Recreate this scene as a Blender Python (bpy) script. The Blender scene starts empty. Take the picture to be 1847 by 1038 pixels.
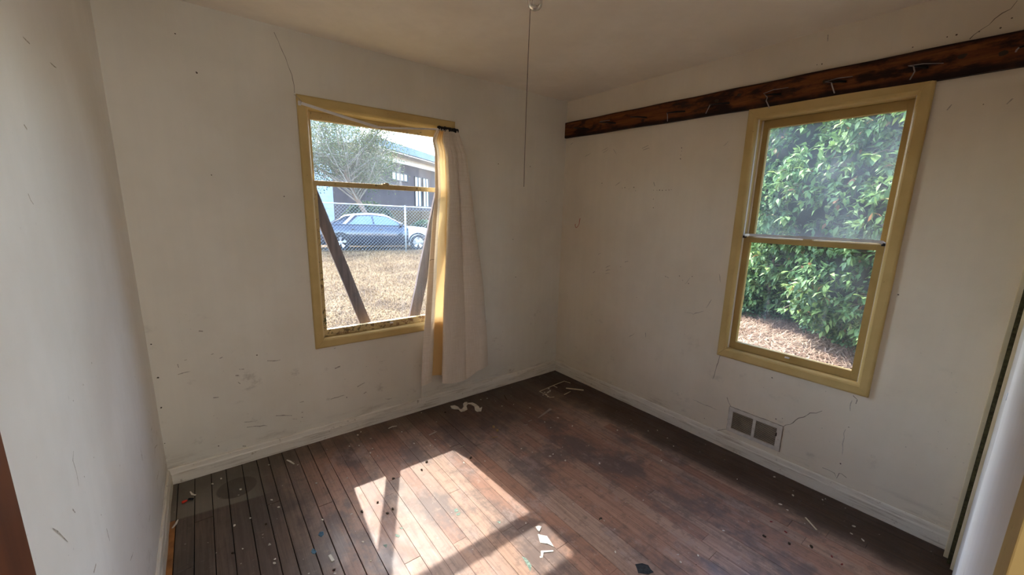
import bpy, bmesh, math, random, json
import numpy as np
from mathutils import Vector, Matrix
random.seed(7)
RS = np.random.RandomState(11)
C = bpy.context.scene.collection
S = bpy.context.scene

# ------------------------------------------------------------ camera, sky, sun, exposure
cam_d = bpy.data.cameras.new('camera')
cam = bpy.data.objects.new('camera', cam_d); C.objects.link(cam); S.camera = cam
CAMP = Vector((-2.615, -2.644, 1.495))
yaw, pitch, roll = math.radians(37.78), math.radians(-11.44), math.radians(1.34)
fw = Vector((math.sin(yaw)*math.cos(pitch), math.cos(yaw)*math.cos(pitch), math.sin(pitch)))
rt = fw.cross(Vector((0, 0, 1))).normalized(); up = rt.cross(fw)
R_ = rt*math.cos(roll) + up*math.sin(roll); U_ = -rt*math.sin(roll) + up*math.cos(roll)
cam.matrix_world = Matrix(((R_.x, U_.x, -fw.x, CAMP.x), (R_.y, U_.y, -fw.y, CAMP.y), (R_.z, U_.z, -fw.z, CAMP.z), (0, 0, 0, 1)))
cam_d.sensor_width = 36.0; cam_d.lens = 36.0*721.189/1847
cam_d.shift_x = 1.493/1847; cam_d.shift_y = 11.312/1847
cam_d.clip_start = 0.01; cam_d.clip_end = 500

SUN_DIR = Vector((-0.09, -1.0, -1.165)).normalized()          # the way the light travels
SUN_STRENGTH = 19.0
SKY_STRENGTH = 2.5
FILL_POWER = 48.0
EXPOSURE = 0.12
w = bpy.data.worlds.new('world'); S.world = w; w.use_nodes = True
wn = w.node_tree.nodes; wl = w.node_tree.links
bg = wn['Background']
sky = wn.new('ShaderNodeTexSky'); sky.sky_type = 'NISHITA'
sky.sun_disc = False; sky.sun_elevation = math.asin(-SUN_DIR.z)
sky.sun_rotation = math.atan2(-SUN_DIR.x, -SUN_DIR.y)
sky.air_density = 1.0; sky.dust_density = 1.6; sky.ozone_density = 1.0
wl.new(sky.outputs[0], bg.inputs[0]); bg.inputs[1].default_value = SKY_STRENGTH
sun_d = bpy.data.lights.new('sun', 'SUN'); sun_d.energy = SUN_STRENGTH; sun_d.angle = math.radians(0.55)
sun_d.color = (1.0, 0.94, 0.85)
sun = bpy.data.objects.new('sun', sun_d); C.objects.link(sun)
sun.rotation_euler = SUN_DIR.to_track_quat('-Z', 'Y').to_euler()
sun.location = (0, 12, 14)
# fill light added in the unseen hall behind the camera to brighten the room
fill_d = bpy.data.lights.new('fill_light', 'AREA'); fill_d.shape = 'RECTANGLE'
fill_d.size = 1.6; fill_d.size_y = 1.6; fill_d.energy = FILL_POWER; fill_d.color = (1.0, 0.98, 0.95)
hall = bpy.data.objects.new('fill_light', fill_d); C.objects.link(hall)
hall.location = (-1.8, -4.1, 1.5); hall.rotation_euler = (math.radians(90), 0, 0)
S.view_settings.view_transform = 'Standard'; S.view_settings.look = 'None'
S.view_settings.exposure = EXPOSURE; S.view_settings.gamma = 1.0
S.view_settings.use_curve_mapping = False
try:
    S.cycles.max_bounces = 12; S.cycles.diffuse_bounces = 8; S.cycles.transparent_max_bounces = 16
    S.cycles.sample_clamp_indirect = 8.0; S.cycles.use_denoising = True
    S.cycles.caustics_reflective = False; S.cycles.caustics_refractive = False
except Exception:
    pass

DATA = json.loads('''{"crack_back":[[[-2.1944,2.4062],[-2.1736,2.3447],[-2.1527,2.2925],[-2.1281,2.212],[-2.1207,2.1657],[-2.1214,2.1201]]],"scuff_back":[[[-2.38,0.6027],[-2.3499,0.594],[-2.3124,0.5935]],[[-1.7181,0.4524],[-1.6754,0.4559]],[[-1.8748,0.309],[-1.8481,0.3171],[-1.8212,0.3228]],[[-1.8344,0.2441],[-1.8163,0.2545]],[[-2.0495,0.2664],[-2.0013,0.2688],[-1.9576,0.269]],[[-1.6871,0.167],[-1.6624,0.1561],[-1.6371,0.1543]],[[-2.3649,0.2482],[-2.3244,0.2367],[-2.2787,0.2179]],[[-2.2299,0.2917],[-2.2055,0.2928]],[[-2.2804,0.1963],[-2.252,0.1897]],[[-2.5171,0.2165],[-2.4707,0.2077],[-2.4144,0.1959]],[[-2.5261,0.2568],[-2.4845,0.2467]],[[-2.7875,0.6158],[-2.7601,0.6209],[-2.7349,0.6228]],[[-2.5209,0.5814],[-2.4964,0.5799]],[[-2.5399,0.5516],[-2.5242,0.5458]],[[-2.6528,0.4446],[-2.6301,0.4392]],[[-2.5485,0.1052],[-2.5321,0.0992]],[[-2.6386,0.698],[-2.6271,0.7006]],[[-2.6037,0.6669],[-2.588,0.6686]],[[-2.676,0.8376],[-2.6583,0.8328]],[[-2.5318,0.5079],[-2.5251,0.4926]],[[-2.0103,0.4722],[-1.9758,0.4799]],[[-2.0074,0.6065],[-1.9967,0.6103]],[[-2.7793,0.6715],[-2.7779,0.6521]],[[-2.7527,0.6897],[-2.7421,0.6893]],[[-2.2253,0.2225],[-2.2155,0.2219]]],"dot_back":[[-2.8731,0.4499],[-2.8728,0.7979],[-2.6599,0.0579],[-2.4276,0.6487],[-2.2228,0.1899],[-2.8675,0.6161],[-2.8826,0.2452],[-2.659,0.148],[-1.9477,0.2502],[-0.3975,1.8748],[-0.2043,1.6004],[-0.7224,1.8675],[-2.6128,2.29],[-2.5493,2.1345],[-2.5392,1.6511],[-2.2161,1.5575],[-0.5615,1.28],[-0.522,0.9598]],"scuff_left":[[[-1.1683,1.862],[-1.1469,1.8612],[-1.1202,1.8603]],[[-0.9515,1.8641],[-0.9363,1.8627],[-0.8864,1.867]],[[-1.363,1.512],[-1.3551,1.4992],[-1.3442,1.4884]],[[-1.2964,1.6543],[-1.2815,1.6457]],[[-1.6278,0.9044],[-1.6094,0.8804],[-1.5708,0.8312]],[[-1.4236,0.9536],[-1.4436,0.9409],[-1.4369,0.9057],[-1.4382,0.8745]],[[-0.205,0.3445],[-0.3045,0.3791],[-0.3499,0.3485]],[[-0.2914,0.2546],[-0.3916,0.2633],[-0.4122,0.2212]],[[-0.6524,0.5555],[-0.6429,0.4992]],[[-0.697,0.2899],[-0.7401,0.2911]],[[-1.3,0.6642],[-1.2952,0.6218]],[[-1.1271,0.4257],[-1.074,0.4144]],[[-1.4646,0.6655],[-1.4369,0.6686]],[[-0.2735,0.4733],[-0.3247,0.4759]],[[-0.65,0.5311],[-0.6601,0.5088]],[[-1.5076,0.8615],[-1.4979,0.8457]],[[0.0766,0.2962],[0.0988,0.2277]]],"dot_left":[[-1.1264,1.0649],[-1.0305,0.6961],[-1.3528,1.046],[-1.284,0.8619],[-0.2723,0.8145],[-0.492,0.8001],[-0.2926,0.5573],[-0.2334,0.2964],[-1.3205,0.7197],[-1.2478,1.0464],[-1.3886,0.8692]],"crack_right":[[[-1.925,0.2883],[-1.9347,0.3083],[-1.9573,0.3231],[-1.9696,0.3386],[-1.9928,0.3776],[-2.0139,0.3948],[-2.0412,0.4287],[-2.0664,0.4415],[-2.0895,0.4654]],[[-1.6239,0.2971],[-1.6091,0.318],[-1.5964,0.3466]],[[-1.6205,0.1312],[-1.5971,0.1201],[-1.5685,0.0959],[-1.5331,0.0683]],[[-1.5196,0.614],[-1.5072,0.5411],[-1.5022,0.493],[-1.4927,0.4368]],[[-2.4436,2.3498],[-2.4312,2.3255],[-2.4102,2.3168],[-2.3932,2.3038],[-2.3806,2.2862],[-2.363,2.2726],[-2.3451,2.2587],[-2.3348,2.2467]],[[-2.1389,0.1424],[-2.1632,0.1414],[-2.1938,0.1383],[-2.208,0.1142],[-2.2132,0.1496],[-2.2231,0.1536],[-2.2457,0.1407]],[[-2.2038,0.5997],[-2.2231,0.5842],[-2.2232,0.5611]]],"scuff_right":[[[-1.3771,0.2406],[-1.4595,0.2386],[-1.5449,0.2347]],[[-2.1996,0.4062],[-2.2022,0.3567],[-2.2063,0.2848],[-2.2115,0.2589]],[[-2.2019,0.5729],[-2.2044,0.5139]],[[-0.4112,1.9967],[-0.4695,2.0181]],[[-0.4254,1.9839],[-0.4752,2.0015]],[[-0.5295,2.0007],[-0.5579,1.9584]],[[-0.231,1.9723],[-0.2951,1.9917]],[[-0.7861,1.9783],[-0.8379,1.9933]],[[-0.7964,1.9654],[-0.8486,1.9747]],[[-0.5696,1.7211],[-0.618,1.7481]],[[-0.4442,1.1696],[-0.4768,1.1869]],[[-0.5316,1.0723],[-0.5781,1.0919]],[[-0.5339,1.046],[-0.581,1.0608]],[[-0.5363,1.0196],[-0.5833,1.0347]],[[-0.3992,1.0105],[-0.4214,1.0262]],[[-1.2269,1.0406],[-1.257,1.0867]],[[-1.4447,1.1412],[-1.4648,1.0885]],[[-1.3927,0.9047],[-1.4178,0.9675]],[[-1.2461,0.8472],[-1.3082,0.8454],[-1.3784,0.8798]],[[-0.8134,0.5508],[-0.8596,0.5892]],[[-0.9526,0.6218],[-0.9615,0.5901]],[[-0.0573,2.0851],[-0.0893,2.0989]],[[-1.3723,1.9315],[-1.4016,1.9531]],[[-1.0823,1.0742],[-1.1001,1.0643]],[[-0.7163,1.1368],[-0.7453,1.1484]],[[-0.9086,1.7353],[-0.9204,1.7052]],[[-2.4834,1.9668],[-2.4931,1.9871]],[[-2.318,1.973],[-2.3253,1.9957]],[[-1.8285,2.4128],[-1.8359,2.3834]]],"dot_right":[[-1.8419,0.0681],[-1.9154,0.3397],[-1.8833,0.3222],[-2.211,0.2067],[-2.2234,0.579],[-2.2132,0.4238],[-1.4714,0.14],[-1.5183,0.0827],[-1.8295,0.5661],[-2.2408,1.1722],[-2.2911,1.154],[-2.4391,2.2904],[-2.4155,2.2635],[-2.3592,2.2666],[-2.2943,2.275],[-2.2671,2.2745],[-2.1628,2.2631],[-1.8249,2.2794],[-1.8037,2.2812],[-2.0559,2.4428],[-2.4186,1.9786],[-1.0964,1.9483],[-1.0987,1.9276],[-1.0969,1.9032],[-1.0967,1.8785],[-0.9405,1.6779],[-0.961,1.6773],[-0.9831,1.6752],[-1.0112,1.6758],[-1.034,1.6766],[-1.0517,1.6775],[-0.6383,1.7026],[-0.662,1.705],[-0.7021,1.6942],[-0.7433,1.7038],[-0.7608,1.68],[-0.435,1.7478],[-0.9111,1.6787],[-0.9177,1.6158],[-0.9241,1.5555],[-0.417,0.6483],[-0.6794,1.0953],[-0.8503,0.8786],[-1.074,1.073],[-1.1787,1.0906],[-1.2706,1.1004],[-1.2054,1.0643],[-1.2507,1.0487]],"red":[[-0.2173,1.4623],[-0.2108,1.4165],[-0.1928,1.3883],[-0.1755,1.3821],[-0.1669,1.3947],[-0.1655,1.4131]],"flakes":[[-1.9146,-0.0879],[-1.8851,-0.0603],[-1.9445,-0.2141],[-1.9988,-0.1879],[-1.8868,-0.3008],[-1.9139,-0.3389],[-1.9271,-0.3701],[-1.889,-0.3972],[-1.6587,-0.2206],[-1.6495,-0.3987],[-1.8575,-0.1794],[-1.4358,-0.0509],[-1.5752,-0.4831],[-1.518,-0.4402],[-2.098,-0.502],[-2.2476,-0.4539],[-0.7822,-0.3456],[-0.7088,-0.4612],[-0.8727,-0.3111],[-1.1134,-0.8521],[-0.9873,-1.0161],[-1.0179,-1.0218],[-0.9716,-1.1101],[-0.8934,-0.1359],[-0.9482,-0.1233],[-1.4341,-0.0507],[-0.64,-0.6995],[-0.7807,-0.7733],[-0.7622,-0.6908],[-0.4157,-1.0698],[-0.6357,-0.8463],[-1.4917,-0.764],[-1.379,-0.826],[-2.436,-0.1146],[-2.2995,-0.2124],[-2.4649,-0.4572],[-2.5659,-0.5399],[-2.6307,-0.5503],[-2.5101,-0.8993],[-2.5047,-0.8775],[-2.7796,-0.1826],[-2.6644,-0.104],[-2.7053,-0.1287],[-2.5862,-0.2695],[-2.2487,-0.4506],[-2.115,-0.8136],[-1.9137,-0.0857],[-1.9455,-0.2188],[-1.9977,-0.1912],[-2.4445,-0.5369],[-2.6112,-0.7325],[-2.2862,-0.7575],[-0.2431,-1.2067],[-0.1823,-1.2399],[-0.4175,-1.0735],[-0.3826,-1.3937],[-0.2708,-1.4169],[-0.4821,-1.4608],[-1.1739,-1.5601],[-0.7463,-1.9628],[-0.9871,-1.9632],[-1.0868,-1.9361],[-1.2753,-1.7295],[-0.2143,-1.3382],[-0.0783,-2.1818],[-0.1717,-2.0713],[-0.3261,-2.0962],[-0.1814,-2.339],[-0.2522,-2.3438],[-0.2586,-2.3887],[-0.2799,-1.825],[-0.3096,-2.0572],[-0.0744,-1.9461],[-2.171,-1.0053],[-2.1752,-1.1283],[-1.567,-1.5504],[-0.8209,-1.2522]],"darkbits":[[-1.6701,-0.6278],[-1.7284,-0.6831],[-1.4319,-0.7485],[-1.2852,-0.1485],[-2.0287,-0.7952],[-2.1156,-0.8159],[-1.8905,-0.6605],[-1.9845,-0.8878],[-2.0166,-0.8983],[-2.3155,-1.083],[-1.1737,-1.5569],[-1.4593,0.3779],[-0.6207,-2.097],[-0.5731,-2.1853],[-0.5087,-2.2554],[-2.6469,-0.7364],[-2.5095,-0.63]],"redbits":[[-0.4885,-2.0787],[-0.5049,-2.1477],[-0.4978,-2.329],[-0.512,-2.3694],[-2.3155,-1.083]],"strips":[[[-1.7177,-0.126],[-1.6851,-0.1168],[-1.6567,-0.128]],[[-1.5275,-0.3663],[-1.4644,-0.3552]],[[-0.7591,-0.6158],[-0.5892,-0.5682]],[[-0.2185,-0.3665],[-0.1207,-0.4831]],[[-0.9149,-0.6334],[-0.8886,-0.648]],[[-0.8554,-0.6149],[-0.821,-0.6143]],[[-1.4317,-0.6124],[-1.3851,-0.6081]],[[-0.3118,-2.1721],[-0.3653,-2.2355]],[[-2.3112,-0.9926],[-2.3065,-1.0356]],[[-2.3435,-0.123],[-2.3294,-0.1498],[-2.3145,-0.1934]],[[-2.8,-0.1378],[-2.7911,-0.1704],[-2.7768,-0.1872]],[[-2.8636,-0.4018],[-2.8518,-0.3789],[-2.8449,-0.3515]],[[-0.7469,-0.1725],[-0.7756,-0.2435]],[[-1.1984,-0.6349],[-1.1543,-0.6484]]],"frame":[[[-0.1115,-0.312],[-0.128,-0.2541],[-0.2787,-0.2662],[-0.4565,-0.287],[-0.4562,-0.361],[-0.461,-0.4239],[-0.4254,-0.4356]],[[-0.3253,-0.4519],[-0.2357,-0.44]],[[-0.2787,-0.2662],[-0.2774,-0.3171]]],"scrap":[[[-1.2045,-0.0791],[-1.1734,-0.089],[-1.1625,-0.125],[-1.1697,-0.1732],[-1.1567,-0.1777],[-1.1281,-0.1561],[-1.1038,-0.1064],[-1.0768,-0.0886],[-1.0594,-0.0959],[-1.0765,-0.1328],[-1.1009,-0.1516],[-1.124,-0.2053],[-1.1583,-0.2152],[-1.1849,-0.2078],[-1.1808,-0.1655],[-1.201,-0.1467],[-1.2161,-0.1224]],[[-1.0629,-0.1106],[-1.0301,-0.1286],[-1.0217,-0.171],[-1.0255,-0.2161],[-1.038,-0.247],[-1.0105,-0.2383],[-1.0535,-0.2887],[-1.0827,-0.2795],[-1.0839,-0.2515],[-1.0556,-0.1951],[-1.0568,-0.1537],[-1.0739,-0.1321]]],"paper":[[[-1.4718,-1.4039],[-1.4551,-1.4075],[-1.4453,-1.4203],[-1.461,-1.4299],[-1.4763,-1.4394],[-1.4774,-1.4276]],[[-1.492,-1.4442],[-1.4776,-1.4628],[-1.4632,-1.4786],[-1.4696,-1.5042],[-1.481,-1.5468],[-1.4947,-1.5154],[-1.5176,-1.4911],[-1.5064,-1.4709]],[[-1.5444,-1.5251],[-1.4961,-1.5567],[-1.5009,-1.563],[-1.5411,-1.5396],[-1.5637,-1.5587],[-1.56,-1.5437]]],"black":[[-1.2569,-1.8218],[-1.2272,-1.8372],[-1.2146,-1.8591],[-1.2239,-1.8773],[-1.2258,-1.8943],[-1.2549,-1.8862],[-1.2725,-1.8685],[-1.2848,-1.857],[-1.2704,-1.8407]],"blue":[[[-2.3715,-0.926],[-2.3635,-0.9089],[-2.357,-0.9183],[-2.3517,-0.9387],[-2.3608,-0.9501],[-2.37,-0.9407]],[[-2.3256,-0.8447],[-2.3142,-0.8277],[-2.3006,-0.8345],[-2.3026,-0.8565],[-2.3167,-0.8662]]],"teal":[[[-1.7324,-1.0705],[-1.7152,-1.0719],[-1.7201,-1.095],[-1.7393,-1.0919]],[[-1.7405,-1.1032],[-1.7159,-1.1058],[-1.7268,-1.1208],[-1.7415,-1.1176]],[[-1.6042,-1.2647],[-1.587,-1.2743],[-1.5987,-1.2874]],[[-1.6319,-1.497],[-1.6218,-1.5162],[-1.6264,-1.5585],[-1.6509,-1.579],[-1.6422,-1.5469]],[[-2.0335,-1.047],[-2.0198,-1.0676],[-2.0282,-1.0773],[-2.0387,-1.0644]],[[-2.0049,-1.0201],[-1.9875,-1.0328],[-1.9989,-1.0384]],[[-2.1043,-1.0754],[-2.0863,-1.0835],[-2.0969,-1.1005]]],"clip":[[-2.8323,-0.2223],[-2.8103,-0.2173],[-2.7993,-0.2116],[-2.7869,-0.2218]],"nuts":[[-1.1141,-0.5853],[-1.1087,-0.5319]],"regions":{"ghost":[[-2.6468,-0.2013],[-2.5905,-0.2419],[-2.5911,-0.1567],[-2.5952,-0.3119]],"edge":[[-2.8477,-0.344],[-2.7194,-0.3694],[-2.6399,-0.364],[-2.5038,-0.5546]],"orange":[[-2.8682,-0.3455],[-2.8341,-0.3703],[-2.8591,-0.7052],[-2.8366,-0.7217]],"darkR":[[-0.1786,-2.1296],[-0.1507,-2.2788],[-0.2879,-1.9334],[-0.3157,-2.2948],[-0.3595,-2.4501],[-0.1835,-1.076],[-0.1901,-1.5082]],"spot":[[-2.4593,-0.1945],[-0.8755,-1.617],[-0.4809,-2.3033],[-2.0707,-0.4425],[-1.9249,-0.668]]},"hooks":[{"bar":[[-0.024,-0.2801,2.178],[-0.052,-0.1384,2.2027]],"tip":[],"arc":[]},{"bar":[[-0.024,-0.5464,2.1845],[-0.052,-0.4114,2.2049]],"tip":[],"arc":[[-0.023,-0.4903,2.2132],[-0.045,-0.4159,2.2134]]},{"bar":[[-0.024,-0.8183,2.1806],[-0.052,-0.7012,2.1988]],"tip":[],"arc":[]},{"bar":[[-0.024,-1.1062,2.1718],[-0.052,-0.9956,2.1758]],"tip":[[-0.054,-1.0026,2.1604],[-0.054,-1.0069,2.1214]],"arc":[]},{"bar":[[-0.024,-1.3875,2.1703],[-0.052,-1.2874,2.1746]],"tip":[[-0.054,-1.283,2.1623],[-0.054,-1.2666,2.1268]],"arc":[]},{"bar":[[-0.024,-1.6614,2.1648],[-0.052,-1.5974,2.1668]],"tip":[[-0.054,-1.6084,2.1529],[-0.054,-1.605,2.1364],[-0.054,-1.6273,2.0952]],"arc":[[-0.023,-1.6944,2.1916],[-0.045,-1.6303,2.1897],[-0.058,-1.5872,2.1763]]},{"bar":[[-0.024,-1.9432,2.1665],[-0.052,-1.8949,2.1665]],"tip":[[-0.054,-1.8966,2.1581],[-0.054,-1.9143,2.1137]],"arc":[[-0.023,-1.9683,2.1834],[-0.045,-1.9173,2.1831],[-0.058,-1.8682,2.1738]]},{"bar":[[-0.024,-2.2276,2.1592],[-0.052,-2.1883,2.1672]],"tip":[[-0.054,-2.1927,2.1523],[-0.054,-2.1956,2.1449],[-0.054,-2.1847,2.1137]],"arc":[[-0.023,-2.2768,2.1647],[-0.045,-2.2159,2.1729],[-0.058,-2.1706,2.1725]]},{"bar":[[-0.024,-2.5139,2.1702],[-0.052,-2.4802,2.1613]],"tip":[[-0.054,-2.4761,2.1542],[-0.054,-2.4747,2.1469]],"arc":[]}]}''')

# ------------------------------------------------------------ node helper
class NT:
    def __init__(s, name):
        s.m = bpy.data.materials.new(name); s.m.use_nodes = True
        s.t = s.m.node_tree; s.n = s.t.nodes; s.l = s.t.links
        s.b = s.n['Principled BSDF']; s.out = s.n['Material Output']
        s._pos = None
    def new(s, ty, **kw):
        nd = s.n.new(ty)
        for k, v in kw.items(): setattr(nd, k, v)
        return nd
    def put(s, sock, v):
        if isinstance(v, bpy.types.NodeSocket): s.l.new(v, sock)
        elif isinstance(v, (tuple, list)) and len(v) == 3 and sock.type == 'RGBA': sock.default_value = (*v, 1)
        else: sock.default_value = v
    def pos(s):
        if s._pos is None: s._pos = s.new('ShaderNodeNewGeometry').outputs['Position']
        return s._pos
    def objco(s): return s.new('ShaderNodeTexCoord').outputs['Object']
    def rand(s): return s.new('ShaderNodeObjectInfo').outputs['Random']
    def attr(s, a): return s.new('ShaderNodeAttribute', attribute_name=a).outputs['Color']
    def xyz(s, v=None):
        nd = s.new('ShaderNodeSeparateXYZ'); s.l.new(v or s.pos(), nd.inputs[0]); return nd.outputs
    def scale(s, v, sc, off=(0, 0, 0)):
        nd = s.new('ShaderNodeMapping'); s.l.new(v, nd.inputs[0]); nd.inputs['Scale'].default_value = sc
        nd.inputs['Location'].default_value = off; return nd.outputs[0]
    def noise(s, v, scale=5, detail=3, rough=0.55, dist=0.0):
        nd = s.new('ShaderNodeTexNoise'); s.l.new(v, nd.inputs['Vector'])
        nd.inputs['Scale'].default_value = scale; nd.inputs['Detail'].default_value = detail
        nd.inputs['Roughness'].default_value = rough; nd.inputs['Distortion'].default_value = dist
        return nd.outputs[0]
    def math(s, op, a, b=0.0, c=None):
        nd = s.new('ShaderNodeMath', operation=op); s.put(nd.inputs[0], a); s.put(nd.inputs[1], b)
        if c is not None: s.put(nd.inputs[2], c)
        return nd.outputs[0]
    def ss(s, v, lo, hi, a=0.0, b=1.0):
        nd = s.new('ShaderNodeMapRange', interpolation_type='SMOOTHSTEP'); s.put(nd.inputs[0], v)
        if lo > hi: lo, hi, a, b = hi, lo, b, a
        nd.inputs[1].default_value = lo; nd.inputs[2].default_value = hi
        nd.inputs[3].default_value = a; nd.inputs[4].default_value = b; return nd.outputs[0]
    def mix(s, f, a, b, mode='MIX'):
        nd = s.new('ShaderNodeMix', data_type='RGBA', blend_type=mode)
        s.put(nd.inputs[0], f); s.put(nd.inputs[6], a); s.put(nd.inputs[7], b); return nd.outputs[2]
    def ramp(s, f, stops):
        nd = s.new('ShaderNodeValToRGB'); s.l.new(f, nd.inputs[0]); cr = nd.color_ramp
        while len(cr.elements) < len(stops): cr.elements.new(0.5)
        for e, (p, c) in zip(cr.elements, stops): e.position = p; e.color = (*c, 1)
        return nd.outputs[0]
    def bump(s, h, strength=0.2, dist=0.01):
        nd = s.new('ShaderNodeBump'); s.l.new(h, nd.inputs['Height'])
        nd.inputs['Strength'].default_value = strength; nd.inputs['Distance'].default_value = dist
        s.l.new(nd.outputs[0], s.b.inputs['Normal'])
    def col(s, c): s.put(s.b.inputs['Base Color'], c)
    def set(s, rough=None, metal=None, spec=None):
        if rough is not None: s.put(s.b.inputs['Roughness'], rough)
        if metal is not None: s.put(s.b.inputs['Metallic'], metal)
        if spec is not None: s.put(s.b.inputs['Specular IOR Level'], spec)
        return s

def plain(name, c, rough=0.6, metal=0.0, var=0.15, sc=20.0, spec=0.3):
    t = NT(name); f = t.noise(t.objco(), sc, 3)
    t.col(t.mix(t.ss(f, 0.3, 0.7), tuple(x*(1-var) for x in c), tuple(min(1, x*(1+var)) for x in c)))
    t.set(rough, metal, spec); return t.m

# wall paint -----------------------------------------------------------------
def wall_mat(name, c, zdirty=0.7, amt=1.0):
    t = NT(name); p = t.pos(); z = t.xyz()[2]
    big = t.noise(p, 1.6, 4, 0.6); roll_ = t.noise(t.scale(p, (22, 22, 1.5)), 1.0, 3)
    fine = t.noise(p, 55, 3)
    col = t.mix(t.ss(big, 0.35, 0.7), c, tuple(x*y for x, y in zip(c, (0.90, 0.885, 0.86))))
    col = t.mix(t.ss(roll_, 0.3, 0.75, 0, 0.22), col, tuple(x*0.86 for x in c))
    smear = t.math('MULTIPLY', t.ss(t.noise(t.scale(p, (5, 5, 7)), 1.0, 6, 0.72), 0.58, 0.72), t.ss(z, zdirty+0.6, zdirty-0.45, 0.05, 0.55*amt))
    col = t.mix(smear, col, (0.36, 0.32, 0.26))
    band = t.math('MULTIPLY', t.ss(t.noise(t.scale(p, (3, 3, 20)), 1.0, 5, 0.7), 0.50, 0.68), t.ss(z, 0.22, 0.08, 0, 0.45))
    col = t.mix(band, col, (0.30, 0.24, 0.18))
    spk = t.math('MULTIPLY', t.ss(t.noise(p, 70, 2, 0.5), 0.735, 0.76), t.ss(z, 1.3, 0.3, 0.10, 0.6*amt))
    col = t.mix(spk, col, (0.16, 0.13, 0.10))
    t.col(col); t.set(0.62, 0, 0.25)
    h = t.math('ADD', fine, t.math('MULTIPLY', roll_, 2.0)); t.bump(h, 0.10, 0.004)
    return t.m
WALL = (0.765, 0.73, 0.64)
M = {}
M['wall_back'] = wall_mat('back wall paint', WALL, 0.7, 1.2)
M['wall_right'] = wall_mat('right wall paint', (0.80, 0.73, 0.61), 0.5, 0.8)
M['wall_left'] = wall_mat('left wall paint', (0.835, 0.82, 0.79), 0.3, 0.7)
M['ceiling'] = wall_mat('ceiling paint', (0.93, 0.86, 0.75), -3.0, 0.0)
M['wall_front'] = wall_mat('front wall paint', (0.78, 0.76, 0.75), 0.9, 1.0)

M['closet'] = wall_mat('closet door paint', (0.60, 0.57, 0.54), 0.9, 0.8)
# worn base board paint
t = NT('baseboard paint'); p = t.pos()
n1 = t.noise(t.scale(p, (4, 4, 60)), 1.0, 5, 0.7); n2 = t.noise(p, 30, 4, 0.7)
col = t.mix(t.ss(n1, 0.48, 0.68, 0, 0.55), (0.74, 0.69, 0.60), (0.36, 0.28, 0.19))
col = t.mix(t.ss(n2, 0.62, 0.72, 0, 0.7), col, (0.28, 0.21, 0.14)); t.col(col); t.set(0.5); t.bump(n2, 0.3, 0.004)
M['base'] = t.m

def trim_mat(name, c, chips=0.0):
    t = NT(name); p = t.pos()
    n = t.noise(p, 6, 4); f = t.noise(p, 60, 4, 0.7)
    col = t.mix(t.ss(n, 0.3, 0.7), c, tuple(x*y for x, y in zip(c, (0.86, 0.84, 0.78))))
    col = t.mix(t.ss(f, 0.66, 0.72, 0, 0.6), col, (0.13, 0.09, 0.04))
    if chips:
        ch = t.noise(p, 38, 5, 0.75, 0.6); z = t.xyz()[2]
        lo = t.ss(z, 1.7, 0.72, 0.0, 0.09)
        m = t.ss(t.math('ADD', ch, lo), 0.66-chips*0.05, 0.69-chips*0.05)
        col = t.mix(m, col, t.mix(t.ss(t.noise(p, 9, 2), 0.4, 0.6), (0.10, 0.11, 0.05), (0.26, 0.15, 0.07)))
        t.bump(m, 0.4, -0.002)
    t.col(col); t.set(0.5, 0, 0.22); return t.m
M['trim'] = trim_mat('ochre trim paint', (0.60, 0.445, 0.190))
M['sash'] = trim_mat('ochre sash paint', (0.48, 0.34, 0.130))
M['sash_worn'] = trim_mat('flaking ochre sash paint', (0.62, 0.48, 0.24), 1.0)
M['cream'] = trim_mat('cream trim paint', (0.78, 0.68, 0.47))
M['whitejamb'] = plain('pale bare jamb', (0.82, 0.77, 0.70), 0.5, 0, 0.03, 8)
M['gapdark'] = plain('painted gap shade', (0.055, 0.048, 0.022), 0.9, 0, 0.4, 60)

# grimy window glass -----------------------------------------------------------
def glass_mat(name, grime, streak):
    t = NT(name); p = t.pos(); t.n.remove(t.b)
    tr = t.new('ShaderNodeBsdfTransparent'); tr.inputs[0].default_value = (0.965, 0.975, 0.975, 1)
    gl = t.new('ShaderNodeBsdfGlossy'); gl.inputs['Roughness'].default_value = 0.02
    fr = t.new('ShaderNodeFresnel'); fr.inputs[0].default_value = 1.45
    m1 = t.new('ShaderNodeMixShader'); t.l.new(t.math('MULTIPLY', fr.outputs[0], 0.6), m1.inputs[0]); t.l.new(tr.outputs[0], m1.inputs[1]); t.l.new(gl.outputs[0], m1.inputs[2])
    tl = t.new('ShaderNodeBsdfTranslucent'); tl.inputs[0].default_value = (0.85, 0.88, 0.92, 1)
    df = t.new('ShaderNodeBsdfDiffuse'); df.inputs[0].default_value = (0.8, 0.8, 0.78, 1)
    m2 = t.new('ShaderNodeMixShader'); m2.inputs[0].default_value = 0.3; t.l.new(tl.outputs[0], m2.inputs[1]); t.l.new(df.outputs[0], m2.inputs[2])
    a = t.ss(t.noise(p, 2.6, 4, 0.6), 0.35, 0.75, grime*0.35, grime)
    b = t.ss(t.noise(t.scale(p, (16, 16, 2.2)), 1.0, 5, 0.7), 0.55, 0.8, 0, streak)
    d = t.ss(t.noise(p, 130, 2), 0.72, 0.78, 0, streak*1.2)
    f = t.math('MINIMUM', t.math('ADD', t.math('ADD', a, b), d), 0.6)
    m3 = t.new('ShaderNodeMixShader'); t.l.new(f, m3.inputs[0]); t.l.new(m1.outputs[0], m3.inputs[1]); t.l.new(m2.outputs[0], m3.inputs[2])
    t.l.new(m3.outputs[0], t.out.inputs[0]); return t.m
M['glass_1u'] = glass_mat('grimy glass bright pane', 0.018, 0.035)
M['glass_1l'] = glass_mat('hazy glass', 0.009, 0.016)
M['glass_2u'] = glass_mat('dusty glass', 0.10, 0.05)
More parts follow.
